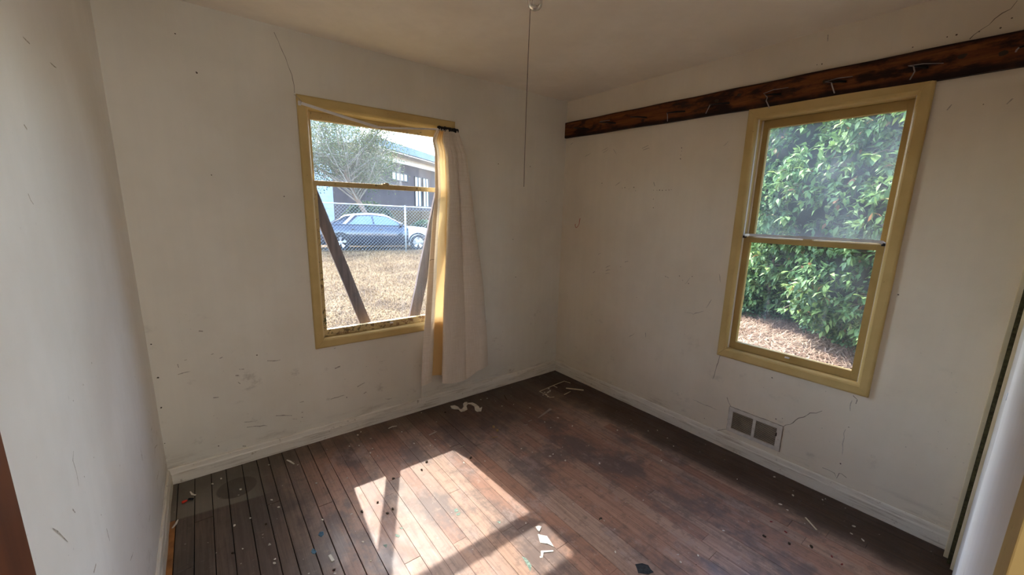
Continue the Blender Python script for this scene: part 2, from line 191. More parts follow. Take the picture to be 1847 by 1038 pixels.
M['glass_2l'] = glass_mat('faintly dusty glass', 0.035, 0.04)
t = NT('clear bulb glass'); t.b.inputs['Transmission Weight'].default_value = 0.85
t.col((0.9, 0.9, 0.88)); t.set(0.12); M['bulb'] = t.m

# floor planks ------------------------------------------------------------------
t = NT('worn floor plank'); p = t.pos(); x, y, z = t.xyz(); rnd = t.rand()
off = t.new('ShaderNodeVectorMath', operation='ADD'); t.l.new(p, off.inputs[0])
cmb = t.new('ShaderNodeCombineXYZ'); t.l.new(t.math('MULTIPLY', rnd, 37.0), cmb.inputs[1]); t.l.new(cmb.outputs[0], off.inputs[1])
pv = off.outputs[0]
grain = t.noise(t.scale(pv, (70, 3.0, 1)), 1.0, 5, 0.65, 0.4)
fine = t.noise(t.scale(pv, (260, 9, 1)), 1.0, 3, 0.6)
base = t.ramp(rnd, [(0.0, (0.285, 0.145, 0.099)), (0.35, (0.370, 0.205, 0.142)), (0.7, (0.405, 0.262, 0.190)), (1.0, (0.310, 0.207, 0.163))])
base = t.mix(t.ss(grain, 0.40, 0.70, 0.0, 0.45), base, (0.075, 0.036, 0.025))
base = t.mix(t.ss(fine, 0.5, 0.8, 0.0, 0.22), base, (0.26, 0.16, 0.12))
blot = t.noise(t.scale(p, (1.0, 0.7, 1)), 3.4, 6, 0.66)
base = t.mix(t.ss(blot, 0.46, 0.60, 0.0, 0.78), base, (0.105, 0.077, 0.072))
scf = t.noise(t.scale(p, (3.2, 1.6, 1), (3.1, 7.7, 0)), 2.0, 6, 0.75)
base = t.mix(t.ss(scf, 0.52, 0.66, 0.0, 0.55), base, (0.36, 0.27, 0.24))
wob = t.noise(t.scale(p, (2, 5, 1)), 1.3, 4, 0.6)
wob2 = t.math('MULTIPLY', t.math('SUBTRACT', wob, 0.5), 0.22)
mot = t.noise(p, 17, 6, 0.72)
base = t.mix(t.ss(mot, 0.50, 0.64, 0.0, 0.50), base, (0.13, 0.085, 0.068))
base = t.mix(t.ss(mot, 0.42, 0.30, 0.0, 0.45), base, (0.42, 0.30, 0.235))
# grey brown zone by the left wall
lm = t.ss(t.math('ADD', x, wob2), -2.12, -2.50, 0.0, 0.86)
base = t.mix(lm, base, t.mix(t.ss(grain, 0.3, 0.7), (0.086, 0.064, 0.048), (0.046, 0.033, 0.024)))
# pale dusty rest of paint in the back left corner, straight edge
ed = t.math('ADD', y, t.math('MULTIPLY', x, 0.12))
dm = t.math('MULTIPLY', t.ss(ed, -0.694, -0.680), t.ss(x, -2.40, -2.60, 0.0, 1.0))
base = t.mix(t.math('MULTIPLY', dm, 0.55), base, (0.24, 0.22, 0.175))
# round ghost of a pot
gx = t.math('SUBTRACT', x, -2.60); gy = t.math('SUBTRACT', y, -0.235)
rr = t.math('SQRT', t.math('ADD', t.math('MULTIPLY', gx, gx), t.math('MULTIPLY', gy, gy)))
base = t.mix(t.ss(rr, 0.096, 0.086, 0.0, 0.72), base, (0.045, 0.030, 0.02))
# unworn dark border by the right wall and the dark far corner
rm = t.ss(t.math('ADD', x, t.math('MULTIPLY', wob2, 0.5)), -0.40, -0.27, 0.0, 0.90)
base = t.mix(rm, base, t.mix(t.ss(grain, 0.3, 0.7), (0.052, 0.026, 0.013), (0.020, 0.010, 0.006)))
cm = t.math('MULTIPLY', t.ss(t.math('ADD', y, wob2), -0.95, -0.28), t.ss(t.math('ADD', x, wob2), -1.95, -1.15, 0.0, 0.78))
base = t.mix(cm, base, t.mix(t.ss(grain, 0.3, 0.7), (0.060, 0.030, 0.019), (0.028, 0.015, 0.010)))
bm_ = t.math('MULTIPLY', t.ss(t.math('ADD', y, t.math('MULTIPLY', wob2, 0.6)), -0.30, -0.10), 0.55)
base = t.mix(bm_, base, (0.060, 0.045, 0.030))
# paint spatter and grit
sp = t.ss(t.noise(p, 46, 2, 0.4), 0.745, 0.765, 0.0, 0.75)
base = t.mix(sp, base, (0.50, 0.46, 0.40))
sp2 = t.ss(t.noise(t.scale(p, (1, 1, 1), (9, 3, 0)), 34, 3, 0.5), 0.735, 0.755, 0.0, 0.8)
base = t.mix(sp2, base, (0.035, 0.022, 0.018))
scr = t.ss(t.noise(t.scale(p, (9, 60, 1), (1, 2, 0)), 1.6, 3, 0.6, 1.2), 0.70, 0.74, 0.0, 0.4)
base = t.mix(scr, base, (0.40, 0.34, 0.30))
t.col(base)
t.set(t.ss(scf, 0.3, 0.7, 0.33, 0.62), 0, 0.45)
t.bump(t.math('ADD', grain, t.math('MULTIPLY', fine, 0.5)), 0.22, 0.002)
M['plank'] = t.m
M['plank_orange'] = plain('bright orange varnished strip', (0.30, 0.125, 0.035), 0.45, 0, 0.3, 15)
M['subfloor'] = plain('dark gap under floor', (0.010, 0.007, 0.005), 0.95)

# stained board --------------------------------------------------------------------
t = NT('stained rack board'); p = t.pos(); x, y, z = t.xyz()
g = t.noise(t.scale(p, (8, 3.5, 60)), 1.0, 5, 0.65, 0.6)
k = t.noise(t.scale(p, (1, 2.6, 7)), 1.6, 5, 0.65)
col = t.mix(t.ss(g, 0.3, 0.7), (0.215, 0.070, 0.018), (0.10, 0.029, 0.009))
col = t.mix(t.ss(k, 0.46, 0.60, 0.0, 0.93), col, (0.011, 0.004, 0.003))
ze = t.math('ADD', z, t.math('MULTIPLY', y, -0.0155))          # height across the tilted board
edge = t.math('MAXIMUM', t.ss(ze, 2.252, 2.268), t.ss(ze, 2.172, 2.152))
col = t.mix(t.math('MULTIPLY', edge, t.ss(t.noise(t.scale(p, (1, 4, 1)), 2.0, 3), 0.3, 0.55, 0.5, 0.96)), col, (0.012, 0.004, 0.003))
t.col(col); t.set(0.5, 0, 0.2); t.bump(g, 0.2, 0.003); M['rack'] = t.m
M['hook'] = plain('grey wire', (0.34, 0.31, 0.31), 0.5, 0.2, 0.2)
M['hook_black'] = plain('black hook bar', (0.010, 0.009, 0.010), 0.5, 0.3, 0.2)  # plain black for the bar of each hook
t = NT('weathered brace wood'); p = t.objco(); g = t.noise(t.scale(p, (50, 50, 3)), 1.0, 5, 0.7)
k = t.noise(p, 9, 4, 0.6)
col = t.mix(t.ss(g, 0.3, 0.7), (0.135, 0.090, 0.078), (0.055, 0.034, 0.030)); col = t.mix(t.ss(k, 0.5, 0.68, 0, 0.6), col, (0.05, 0.035, 0.035))
t.col(col); t.set(0.85); t.bump(g, 0.4, 0.004); M['brace'] = t.m
M['brown_door'] = None
t = NT('red brown varnished door'); p = t.pos(); g = t.noise(t.scale(p, (40, 10, 2.0)), 1.0, 5, 0.6, 0.5)
t.col(t.mix(t.ss(g, 0.3, 0.7), (0.135, 0.042, 0.015), (0.065, 0.020, 0.010))); t.set(0.45, 0, 0.25); M['brown_door'] = t.m

# curtain ----------------------------------------------------------------------------
t = NT('unbleached cotton'); p = t.objco(); x, y, z = t.xyz(t.objco())
wv = t.noise(t.scale(p, (9, 9, 260)), 1.0, 3, 0.7); wv2 = t.noise(t.scale(p, (260, 260, 9)), 1.0, 3, 0.7)
f = t.math('MULTIPLY', t.math('ADD', wv, wv2), 0.5)
col = t.mix(t.ss(f, 0.35, 0.65), (0.88, 0.82, 0.73), (0.76, 0.69, 0.59))
t.col(col); t.set(0.9, 0, 0.1); t.bump(f, 0.25, 0.002)
tl = t.new('ShaderNodeBsdfTranslucent'); t.put(tl.inputs[0], t.mix(0.0, (0.95, 0.74, 0.46), (1, 1, 1)))
ms = t.new('ShaderNodeMixShader'); ms.inputs[0].default_value = 0.15
t.l.new(t.b.outputs[0], ms.inputs[1]); t.l.new(tl.outputs[0], ms.inputs[2]); t.l.new(ms.outputs[0], t.out.inputs[0])
M['curtain'] = t.m
M['added_backing'] = plain('thick cotton lining', (0.84, 0.77, 0.66), 0.95)
t = NT('ochre cotton'); t.col((0.80, 0.575, 0.27)); t.set(0.9, 0, 0.1)
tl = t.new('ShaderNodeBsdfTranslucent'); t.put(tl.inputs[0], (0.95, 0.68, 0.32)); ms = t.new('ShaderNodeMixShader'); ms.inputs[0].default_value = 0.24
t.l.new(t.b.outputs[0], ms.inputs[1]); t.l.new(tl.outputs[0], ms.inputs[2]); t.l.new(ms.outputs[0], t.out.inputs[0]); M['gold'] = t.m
M['hem'] = plain('folded cotton hem', (0.66, 0.57, 0.45), 0.9)
M['black'] = plain('black elastic', (0.015, 0.013, 0.016), 0.7)
M['rod'] = plain('white enamelled rod', (0.70, 0.68, 0.66), 0.35, 0.1, 0.06)
M['steel'] = plain('bright flat steel', (0.62, 0.66, 0.72), 0.3, 0.6, 0.06)
M['vent'] = plain('painted steel vent', (0.62, 0.58, 0.52), 0.45, 0, 0.08, 40)
M['slat'] = plain('dusty vent slat', (0.48, 0.41, 0.32), 0.6, 0, 0.2, 12)
M['ventdark'] = plain('vent cavity', (0.03, 0.018, 0.01), 0.95)
M['crack'] = plain('hairline crack', (0.17, 0.14, 0.11), 0.95)
M['scuff'] = plain('grey scuff', (0.40, 0.36, 0.305), 0.9, 0, 0.4, 120)
M['faint'] = plain('faint hand mark', (0.46, 0.41, 0.345), 0.9, 0, 0.2, 120)
M['hole'] = plain('nail hole', (0.09, 0.065, 0.045), 0.95)
M['redmark'] = plain('red crayon', (0.42, 0.035, 0.02), 0.7)
M['flake'] = plain('white paint flake', (0.66, 0.62, 0.54), 0.7)
M['paper'] = plain('white paper scrap', (0.62, 0.61, 0.56), 0.8)
M['shard'] = plain('grey splinter', (0.34, 0.29, 0.24), 0.7)
M['stick'] = plain('cream strip', (0.62, 0.54, 0.40), 0.6)
M['grit'] = plain('dark crumb', (0.045, 0.032, 0.02), 0.9)
M['nut'] = plain('tan crumb', (0.34, 0.22, 0.10), 0.7)
M['redbit'] = plain('dark red chip', (0.20, 0.02, 0.018), 0.6)
M['redplastic'] = plain('red plastic', (0.62, 0.04, 0.02), 0.35)
M['blueink'] = plain('blue paint spot', (0.06, 0.14, 0.21), 0.7, 0, 0.3, 90)
M['teal'] = plain('teal paint spot', (0.20, 0.28, 0.235), 0.8, 0, 0.4, 90)
M['tar'] = plain('black tar stain', (0.022, 0.025, 0.03), 0.45, 0, 0.5, 80)

# outside ---------------------------------------------------------------------------------
t = NT('dry lawn'); p = t.pos()
a = t.noise(p, 1.1, 5, 0.6); b_ = t.noise(t.scale(p, (1, 1.6, 1)), 14, 5, 0.75)
col = t.mix(t.ss(a, 0.35, 0.65), (0.105, 0.074, 0.038), (0.078, 0.050, 0.025)); col = t.mix(t.ss(b_, 0.45, 0.7, 0, 0.6), col, (0.12, 0.075, 0.042))
t.col(col); t.set(0.95, 0, 0.1); t.bump(b_, 0.8, 0.05); M['lawn'] = t.m
def blade_mat(name, a, b, c, tr=0.25, rough=0.8, bright=None):
    t = NT(name); at = t.attr('tint'); sp_ = t.new('ShaderNodeSeparateColor'); t.l.new(at, sp_.inputs[0])
    col = t.ramp(sp_.outputs[0], [(0.0, a), (0.5, b), (1.0, c)])
    if bright:
        col = t.mix(t.ss(sp_.outputs[1], 0.975, 0.985), col, bright)
    t.col(col); t.set(rough, 0, 0.3)
    tl = t.new('ShaderNodeBsdfTranslucent'); t.l.new(col, tl.inputs[0])
    ms = t.new('ShaderNodeMixShader'); ms.inputs[0].default_value = tr
    t.l.new(t.b.outputs[0], ms.inputs[1]); t.l.new(tl.outputs[0], ms.inputs[2]); t.l.new(ms.outputs[0], t.out.inputs[0]); return t.m
M['straw'] = blade_mat('straw', (0.245, 0.175, 0.090), (0.145, 0.096, 0.047), (0.055, 0.032, 0.017))
M['litter'] = blade_mat('brown leaf litter', (0.30, 0.225, 0.165), (0.20, 0.13, 0.09), (0.09, 0.05, 0.035))
M['laurel'] = blade_mat('broad green leaf', (0.035, 0.075, 0.030), (0.085, 0.165, 0.055), (0.17, 0.25, 0.075), 0.30, 0.55, (0.26, 0.13, 0.06))
M['ivy'] = blade_mat('dark ivy leaf', (0.020, 0.052, 0.026), (0.050, 0.105, 0.048), (0.10, 0.16, 0.06), 0.2, 0.4)
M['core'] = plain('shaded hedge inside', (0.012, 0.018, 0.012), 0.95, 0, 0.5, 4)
M['olive'] = blade_mat('olive leaf', (0.030, 0.070, 0.032), (0.085, 0.115, 0.050), (0.20, 0.20, 0.075), 0.3, 0.6)
M['twig'] = plain('pale grey twig', (0.24, 0.22, 0.19), 0.8)
M['bark'] = plain('brown bark', (0.14, 0.10, 0.075), 0.9)
t = NT('single leaf'); r_ = t.rand()
c_ = t.ramp(r_, [(0.0, (0.06, 0.13, 0.045)), (0.5, (0.12, 0.22, 0.075)), (0.96, (0.23, 0.31, 0.09)), (1.0, (0.40, 0.22, 0.08))]); t.col(c_); t.set(0.55, 0, 0.25)
tl = t.new('ShaderNodeBsdfTranslucent'); t.l.new(c_, tl.inputs[0]); ms = t.new('ShaderNodeMixShader'); ms.inputs[0].default_value = 0.3
t.l.new(t.b.outputs[0], ms.inputs[1]); t.l.new(tl.outputs[0], ms.inputs[2]); t.l.new(ms.outputs[0], t.out.inputs[0]); M['leaf'] = t.m
M['galv'] = plain('galvanised steel', (0.42, 0.46, 0.47), 0.45, 0.5, 0.06)
t = NT('navy car paint'); t.col((0.012, 0.018, 0.034)); t.set(0.28, 0.2, 0.6); t.b.inputs['Coat Weight'].default_value = 0.8; t.b.inputs['Coat Roughness'].default_value = 0.05; M['navy'] = t.m
t = NT('white car paint and reflection'); t.col((0.62, 0.64, 0.66)); t.set(0.3, 0, 0.5); t.b.inputs['Coat Weight'].default_value = 0.6; M['carwhite'] = t.m  # fender paint, reused where roof and trim reflections are painted in
t = NT('car glass'); t.col((0.14, 0.19, 0.25)); t.set(0.06, 0.1, 0.8); M['carglass'] = t.m
M['tyre'] = plain('tyre rubber', (0.02, 0.02, 0.022), 0.8)
M['alloy'] = plain('wheel alloy', (0.45, 0.46, 0.48), 0.3, 0.7)
M['taillight'] = plain('red tail light', (0.55, 0.03, 0.03), 0.25)
M['paleblue'] = plain('pale blue siding', (0.42, 0.49, 0.57), 0.8, 0, 0.08, 2)
M['housewall'] = plain('dark brown house wall', (0.060, 0.048, 0.050), 0.85, 0, 0.15, 2)
M['fasciablue'] = plain('slate blue fascia', (0.10, 0.15, 0.21), 0.6, 0, 0.1, 3)
M['soffit'] = plain('pale soffit', (0.62, 0.60, 0.62), 0.7, 0, 0.05, 3)
M['roofgrey'] = plain('pale roof sheet', (0.50, 0.55, 0.60), 0.6, 0, 0.08, 3)
M['farglass'] = plain('house window glass', (0.38, 0.46, 0.52), 0.15, 0, 0.1, 2, 0.8)
M['darkframe'] = plain('dark window bar', (0.03, 0.03, 0.035), 0.6)
M['road'] = plain('sunlit street', (0.24, 0.23, 0.21), 0.9, 0, 0.1, 3)
M['hall'] = plain('hall wall', (0.55, 0.50, 0.44), 0.7, 0, 0.03, 2)

# ------------------------------------------------------------ geometry helpers
def link(name, me, mat=None, parent=None, loc=None):
    o = bpy.data.objects.new(name, me); C.objects.link(o)
    if mat is not None and me is not None and not me.materials: me.materials.append(mat)
    if parent is not None: o.parent = parent
    if loc is not None: o.location = loc
    return o
def tag(o, label=None, cat=None, group=None, kind=None):
    if label: o['label'] = label
    if cat: o['category'] = cat
    if group: o['group'] = group
    if kind: o['kind'] = kind
    return o
def empty(name, loc, rz=0.0):
    o = bpy.data.objects.new(name, None); C.objects.link(o); o.location = loc; o.rotation_euler = (0, 0, rz); o.empty_display_size = 0.1
    return o
def pyd(name, V, F, mat, parent=None, smooth=False, loc=None):
    me = bpy.data.meshes.new(name); me.from_pydata([tuple(v) for v in V], [], F); me.update()
    if smooth: me.polygons.foreach_set('use_smooth', [True]*len(me.polygons))
    return link(name, me, mat, parent, loc)
def boxes(name, L, mat, parent=None, bevel=0.0, loc=None):
    """one mesh made of axis boxes (x0,x1,y0,y1,z0,z1)"""
    bm = bmesh.new()
    for (x0, x1, y0, y1, z0, z1) in L:
        vs = [bm.verts.new(c) for c in ((x0, y0, z0), (x1, y0, z0), (x1, y1, z0), (x0, y1, z0), (x0, y0, z1), (x1, y0, z1), (x1, y1, z1), (x0, y1, z1))]
        for f in ((0, 3, 2, 1), (4, 5, 6, 7), (0, 1, 5, 4), (1, 2, 6, 5), (2, 3, 7, 6), (3, 0, 4, 7)): bm.faces.new([vs[i] for i in f])
    if bevel: bmesh.ops.bevel(bm, geom=bm.edges[:], offset=bevel, segments=2, affect='EDGES', profile=0.6)
    me = bpy.data.meshes.new(name); bm.to_mesh(me); bm.free()
    return link(name, me, mat, parent, loc)
def sweep(path, prof, closed_prof=True, ups=None):
    """V,F of a profile (list of (a,b)) swept along 3-D points; a along side, b along up"""
    V = []; F = []; n = len(prof)
    P = [Vector(q) for q in path]
    for i, q in enumerate(P):
        d = (P[min(i+1, len(P)-1)] - P[max(i-1, 0)]).normalized()
        u = Vector(ups) if ups is not None else (Vector((0, 0, 1)) if abs(d.z) < 0.9 else Vector((1, 0, 0)))
        s = d.cross(u).normalized(); u2 = s.cross(d)
        for a, b in prof: V.append(q + s*a + u2*b)
    for i in range(len(P)-1):
        for j in range(n if closed_prof else n-1):
            a = i*n+j; b = i*n+(j+1) % n; F.append((a, b, b+n, a+n))
    if closed_prof: F.append(tuple(range(n-1, -1, -1))); F.append(tuple(range((len(P)-1)*n, len(P)*n)))
    return V, F
def circ(r, n=8): return [(r*math.cos(2*math.pi*k/n), r*math.sin(2*math.pi*k/n)) for k in range(n)]
def tube(name, path, r, mat, parent=None, n=8, radii=None):
    P = [Vector(q) for q in path]; V = []; F = []
    ref = None
    for i, q in enumerate(P):
        d = (P[min(i+1, len(P)-1)] - P[max(i-1, 0)]).normalized()
        if ref is None: ref = Vector((0, 0, 1)) if abs(d.z) < 0.9 else Vector((1, 0, 0))
        s = d.cross(ref).normalized(); u = s.cross(d); ref = u
        rr = radii[i] if radii else r
        for a, b in circ(1, n): V.append(q + s*a*rr + u*b*rr)
    for i in range(len(P)-1):
        for j in range(n):
            a = i*n+j; b = i*n+(j+1) % n; F.append((a, b, b+n, a+n))
    F.append(tuple(range(n-1, -1, -1))); F.append(tuple(range((len(P)-1)*n, len(P)*n)))
    return pyd(name, V, F, mat, parent, smooth=True)
def np_mesh(name, V, F, tint, mat, parent=None, smooth=False):
    V = np.asarray(V, np.float32); F = np.asarray(F, np.int32); k = F.shape[1]
    me = bpy.data.meshes.new(name); me.vertices.add(len(V)); me.vertices.foreach_set('co', V.ravel())
    me.loops.add(F.size); me.loops.foreach_set('vertex_index', F.ravel())
    me.polygons.add(len(F)); me.polygons.foreach_set('loop_start', np.arange(0, F.size, k, dtype=np.int32))
    me.polygons.foreach_set('loop_total', np.full(len(F), k, np.int32))
    me.update(calc_edges=True)
    if tint is not None:
        a = me.color_attributes.new('tint', 'FLOAT_COLOR', 'POINT'); a.data.foreach_set('color', np.asarray(tint, np.float32).ravel())
    return link(name, me, mat, parent)

# ------------------------------------------------------------ room shell
H = 2.44; W = 2.889; YF = -2.672; TH = 0.14
W1 = (-2.062, -1.166, 0.688, 2.052)     # clear opening of the back window x0,x1,z0,z1
W2 = (-2.211, -1.556, 0.676, 2.055)     # clear opening of the right window y0,y1,z0,z1
x0, x1, z0, z1 = W1
wb = boxes('wall_back', [(-W-TH, x0-.012, 0, TH, -.3, H+.05), (x1+.012, TH, 0, TH, -.3, H+.05), (x0-.012, x1+.012, 0, TH, -.3, z0-.012), (x0-.012, x1+.012, 0, TH, z1+.012, H+.05)], M['wall_back'])
tag(wb, 'scuffed off-white plaster wall holding the window with the curtain', 'wall', kind='structure')
y0, y1, z0, z1 = W2
wr = boxes('wall_right', [(0, TH, YF-1.9, y0-.012, -.3, H+.05), (0, TH, y1+.012, 0, -.3, H+.05), (0, TH, y0-.012, y1+.012, -.3, z0-.012), (0, TH, y0-.012, y1+.012, z1+.012, H+.05)], M['wall_right'])
tag(wr, 'off-white plaster wall with the hook board, right window and floor vent', 'wall', kind='structure')
wl_ = boxes('wall_left', [(-W-TH, -W, YF-1.9, 0, -.3, H+.05)], M['wall_left'])
tag(wl_, 'bare off-white plaster wall on the left side', 'wall', kind='structure')
ce = boxes('ceiling', [(-W-TH, TH, YF-1.9, TH, H, H+.08)], M['ceiling'])
tag(ce, 'plain off-white ceiling', 'ceiling', kind='structure')
# front wall: grazing strip at the right edge, with the doorway the camera looks from
DX0, DX1 = -2.86, -2.215
wf = boxes('wall_front', [(-0.90, -.84, YF-.11, YF, -.02, H), (DX1+.09, -0.90, YF-.11, YF, -.02, H), (-.84, 0, YF-.11, YF, 2.06, H), (DX0, DX1+.09, YF-.11, YF, 2.04, H), (-W, DX0, YF-.11, YF, -.02, H)], M['wall_front'])
tag(wf, 'white painted wall seen edge-on at the right beside the doorway', 'wall', kind='structure')
hw = boxes('wall_hall', [(-W-TH, TH, YF-1.9-.1, YF-1.9, -.3, H+.05)], M['hall'])
tag(hw, 'plain wall of the hall behind the doorway', 'wall', kind='structure')
# corner trim, gap and closet door
boxes('casing', [(-.075, -.012, YF, YF+.037, 0, 2.10)], M['cream'], wf, 0.003)
boxes('gap_strip', [(-.115, -.076, YF-.004, YF+.022, 0, 2.06)], M['gapdark'], wf)  # solid strip, its dark colour stands in for the shade in the gap
boxes('casing', [(-.150, -.116, YF-.004, YF+.0088, 0, 2.10)], M['cream'], wf, 0.001)
cd = boxes('door_2', [(-.838, -.152, YF-.035, YF-.0008, .01, 2.055)], M['closet'], None, 0.001)
tag(cd, 'pale painted closet door seen edge-on beside the cream corner trim', 'door', kind='structure')
tube('door_knob', [(-.79, YF-.0008, 1.0), (-.79, YF+.0006, 1.0)], .012, M['steel'], cd)
boxes('casing', [(DX1, DX1+.09, YF-.11, YF+.002, 0, 2.04)], M['trim'], wf, 0.001)
pyd('chipped_edge', [(-.905, YF+.0006, .80), (-.893, YF+.0006, .80), (-.890, YF+.0006, .87), (-.888, YF+.0006, .93), (-.896, YF+.0006, .96), (-.902, YF+.0006, .90), (-.906, YF+.0006, .86)], [(6, 5, 4, 3, 2, 1, 0)], M['hole'], wf)
# entry door, opened back along the left wall
dr = boxes('door_1', [(-2.835, -2.800, -2.615, -2.026, .012, 2.03)], M['brown_door'], None, 0.002)
tag(dr, 'red-brown varnished wooden door standing open along the left wall', 'door', kind='structure')
for zz in (.25, 1.05, 1.8):
    boxes('hinge', [(-2.840, -2.796, -2.628, -2.612, zz, zz+.09)], M['steel'], dr, 0.002)

# floor: dark gap slab + planks ----------------------------------------------------------
fl = boxes('floor', [(-W, 0, YF-1.9, 0, -.30, -.006)], M['subfloor'])
tag(fl, 'worn red-brown narrow plank floor strewn with paint flakes', 'floor', kind='structure')
xs = [-W]; PW = 0.0731
cuts = [-2.852, -2.7815, -2.7085, -2.640, -2.563, -2.489, -2.430, -2.357, -2.284]
xs += cuts
while xs[-1] < -PW: xs.append(xs[-1] + PW)
xs[-1] = 0.0
for i in range(len(xs)-1):
    a, b = xs[i], xs[i+1]
    gap = 0.0016 if a < -2.2 else 0.0006
    ycur = 0.0; first = True
    while ycur > YF-.35:
        ln = random.uniform(0.9, 2.6)
        if first: ln *= random.uniform(0.35, 1.0)
        if i == 0: ln = 0.345 if first else 3.0
        if i == 1: ln = 0.715 if first else 3.0
        ye = max(ycur-ln, YF-.36)
        zt = random.uniform(-.0007, .0007) + (0 if i > 0 else .001)
        g2 = .0006
        X0, X1, Y0, Y1 = a+gap, b-gap, ye+g2, ycur-g2
        bv = .0012 if a < -2.2 else .0005
        V = [(X0, Y0, -.006), (X1, Y0, -.006), (X1, Y1, -.006), (X0, Y1, -.006), (X0, Y0, zt-bv), (X1, Y0, zt-bv), (X1, Y1, zt-bv), (X0, Y1, zt-bv),
             (X0+bv, Y0+bv, zt), (X1-bv, Y0+bv, zt), (X1-bv, Y1-bv, zt), (X0+bv, Y1-bv, zt)]
        F = [(0, 3, 2, 1), (0, 1, 5, 4), (1, 2, 6, 5), (2, 3, 7, 6), (3, 0, 4, 7), (4, 5, 9, 8), (5, 6, 10, 9), (6, 7, 11, 10), (7, 4, 8, 11), (8, 9, 10, 11)]
        o = pyd('plank', V, F, M['plank_orange'] if (i == 0 and not first) else M['plank'], fl)
        if i == 0 and not first: o['label'] = 'bright orange edge strip of the floor'
        ycur = ye; first = False
boxes('hall_floor', [(-W, 0, YF-1.9, YF-.37, -.006, -.0005)], M['subfloor'], fl)

# baseboards ---------------------------------------------------------------------------------
BP = [(0, 0), (.015, 0), (.015, .060), (.012, .068), (.010, .088), (.006, .094), (0, .094)]
def baseboard(name, p0, p1, nrm, label):
    V = []; p0 = Vector(p0); p1 = Vector(p1); nrm = Vector(nrm); L = (p1-p0).length; n = max(2, int(L/.06)); m = len(BP)
    for k in range(n+1):
        q = p0.lerp(p1, k/n); wv = 0.0008*math.sin(k*1.7)+0.0006*math.sin(k*.61)
        for (a, b) in BP: V.append(q + nrm*(a+wv*(a > 0)) + Vector((0, 0, b + (wv if b > .05 else 0))))
    F = [(k*m+j, k*m+(j+1) % m, (k+1)*m+(j+1) % m, (k+1)*m+j) for k in range(n) for j in range(m)]
    F += [tuple(range(m)), tuple(range(n*m+m-1, n*m-1, -1))]
    o = pyd(name, V, F, M['base'])
    bm = bmesh.new(); bm.from_mesh(o.data); bmesh.ops.recalc_face_normals(bm, faces=bm.faces[:]); bm.to_mesh(o.data); bm.free()
    tag(o, label, 'baseboard', kind='structure'); return o
baseboard('baseboard_back', (-W, 0, 0), (0, 0, 0), (0, -1, 0), 'worn cream baseboard under the curtained window')
baseboard('baseboard_right', (0, -.015, 0), (0, YF+.03, 0), (-1, 0, 0), 'worn cream baseboard under the vent')
baseboard('baseboard_left', (-W, YF+.02, 0), (-W, -.015, 0), (1, 0, 0), 'worn cream baseboard along the bare left wall')

# ------------------------------------------------------------ wall marks (thin raised or sunk paint damage)
def mark_ribbon(name, pts, to3, width, mat, parent, jitter=0.0, taper=True):
    P = [Vector(p + [0]) if len(p) == 2 else Vector(p) for p in pts]
    Q = []
    for a, b in zip(P[:-1], P[1:]):
        n = max(1, int((b-a).length/.018))
        for k in range(n): Q.append(a.lerp(b, k/n))
    Q.append(P[-1]); N = len(Q); V = []; F = []
    for i, q in enumerate(Q):
        d = (Q[min(i+1, N-1)]-Q[max(i-1, 0)]).normalized(); s = Vector((-d.y, d.x, 0))
        f = 1.0
        if taper and N > 2: f = 0.25+0.75*math.sin(math.pi*min(1, (i+0.6)/(N)))
        ww = width*f*(0.6+0.8*random.random()); q2 = q + s*random.uniform(-jitter, jitter)
        V += [to3(q2+s*ww*.5), to3(q2-s*ww*.5)]
    F = [(2*i, 2*i+1, 2*i+3, 2*i+2) for i in range(N-1)]
    return pyd(name, V, F, mat, parent)
EPS = 0.0006
tb = lambda q: (q.x, -EPS, q.y)
tr_ = lambda q: (-EPS, q.x, q.y)
tl_ = lambda q: (-W+EPS, q.x, q.y)
def blob(name, c, to3, r, mat, parent, ax=1.0):
    n = 7; V = [to3(Vector((c[0]+r*ax*random.uniform(.6, 1.2)*math.cos(k*2*math.pi/n), c[1]+r*random.uniform(.6, 1.2)*math.sin(k*2*math.pi/n), 0))) for k in range(n)]
    return pyd(name, V, [tuple(range(n))], mat, parent)
for L in DATA['crack_back']: mark_ribbon('crack', L, tb, .0022, M['crack'], wb, .002, False)
for L in DATA['scuff_back']:
    mark_ribbon('scuff', L, tb, random.uniform(.003, .007), M['scuff'], wb, .003)
for c in DATA['dot_back']: blob('paint_chip', c, tb, random.uniform(.0025, .005), M['hole'], wb)
for L in DATA['scuff_left']: mark_ribbon('scuff', L, tl_, .0035, M['scuff'], wl_, .002)
for c in DATA['dot_left']: blob('paint_chip', c, tl_, .0028, M['scuff'], wl_)
for L in DATA['crack_right']: mark_ribbon('crack', L, tr_, .0026, M['crack'], wr, .002, False)
for L in DATA['scuff_right']: mark_ribbon('scuff', L, tr_, .004, M['faint'], wr, .003)
for c in DATA['dot_right']: blob('nail_hole', c, tr_, random.uniform(.0022, .0042), M['hole'], wr)
o = mark_ribbon('crayon_mark', DATA['red'], tr_, .0065, M['redmark'], wr, .0008, False); o['label'] = 'red hooked crayon stroke'

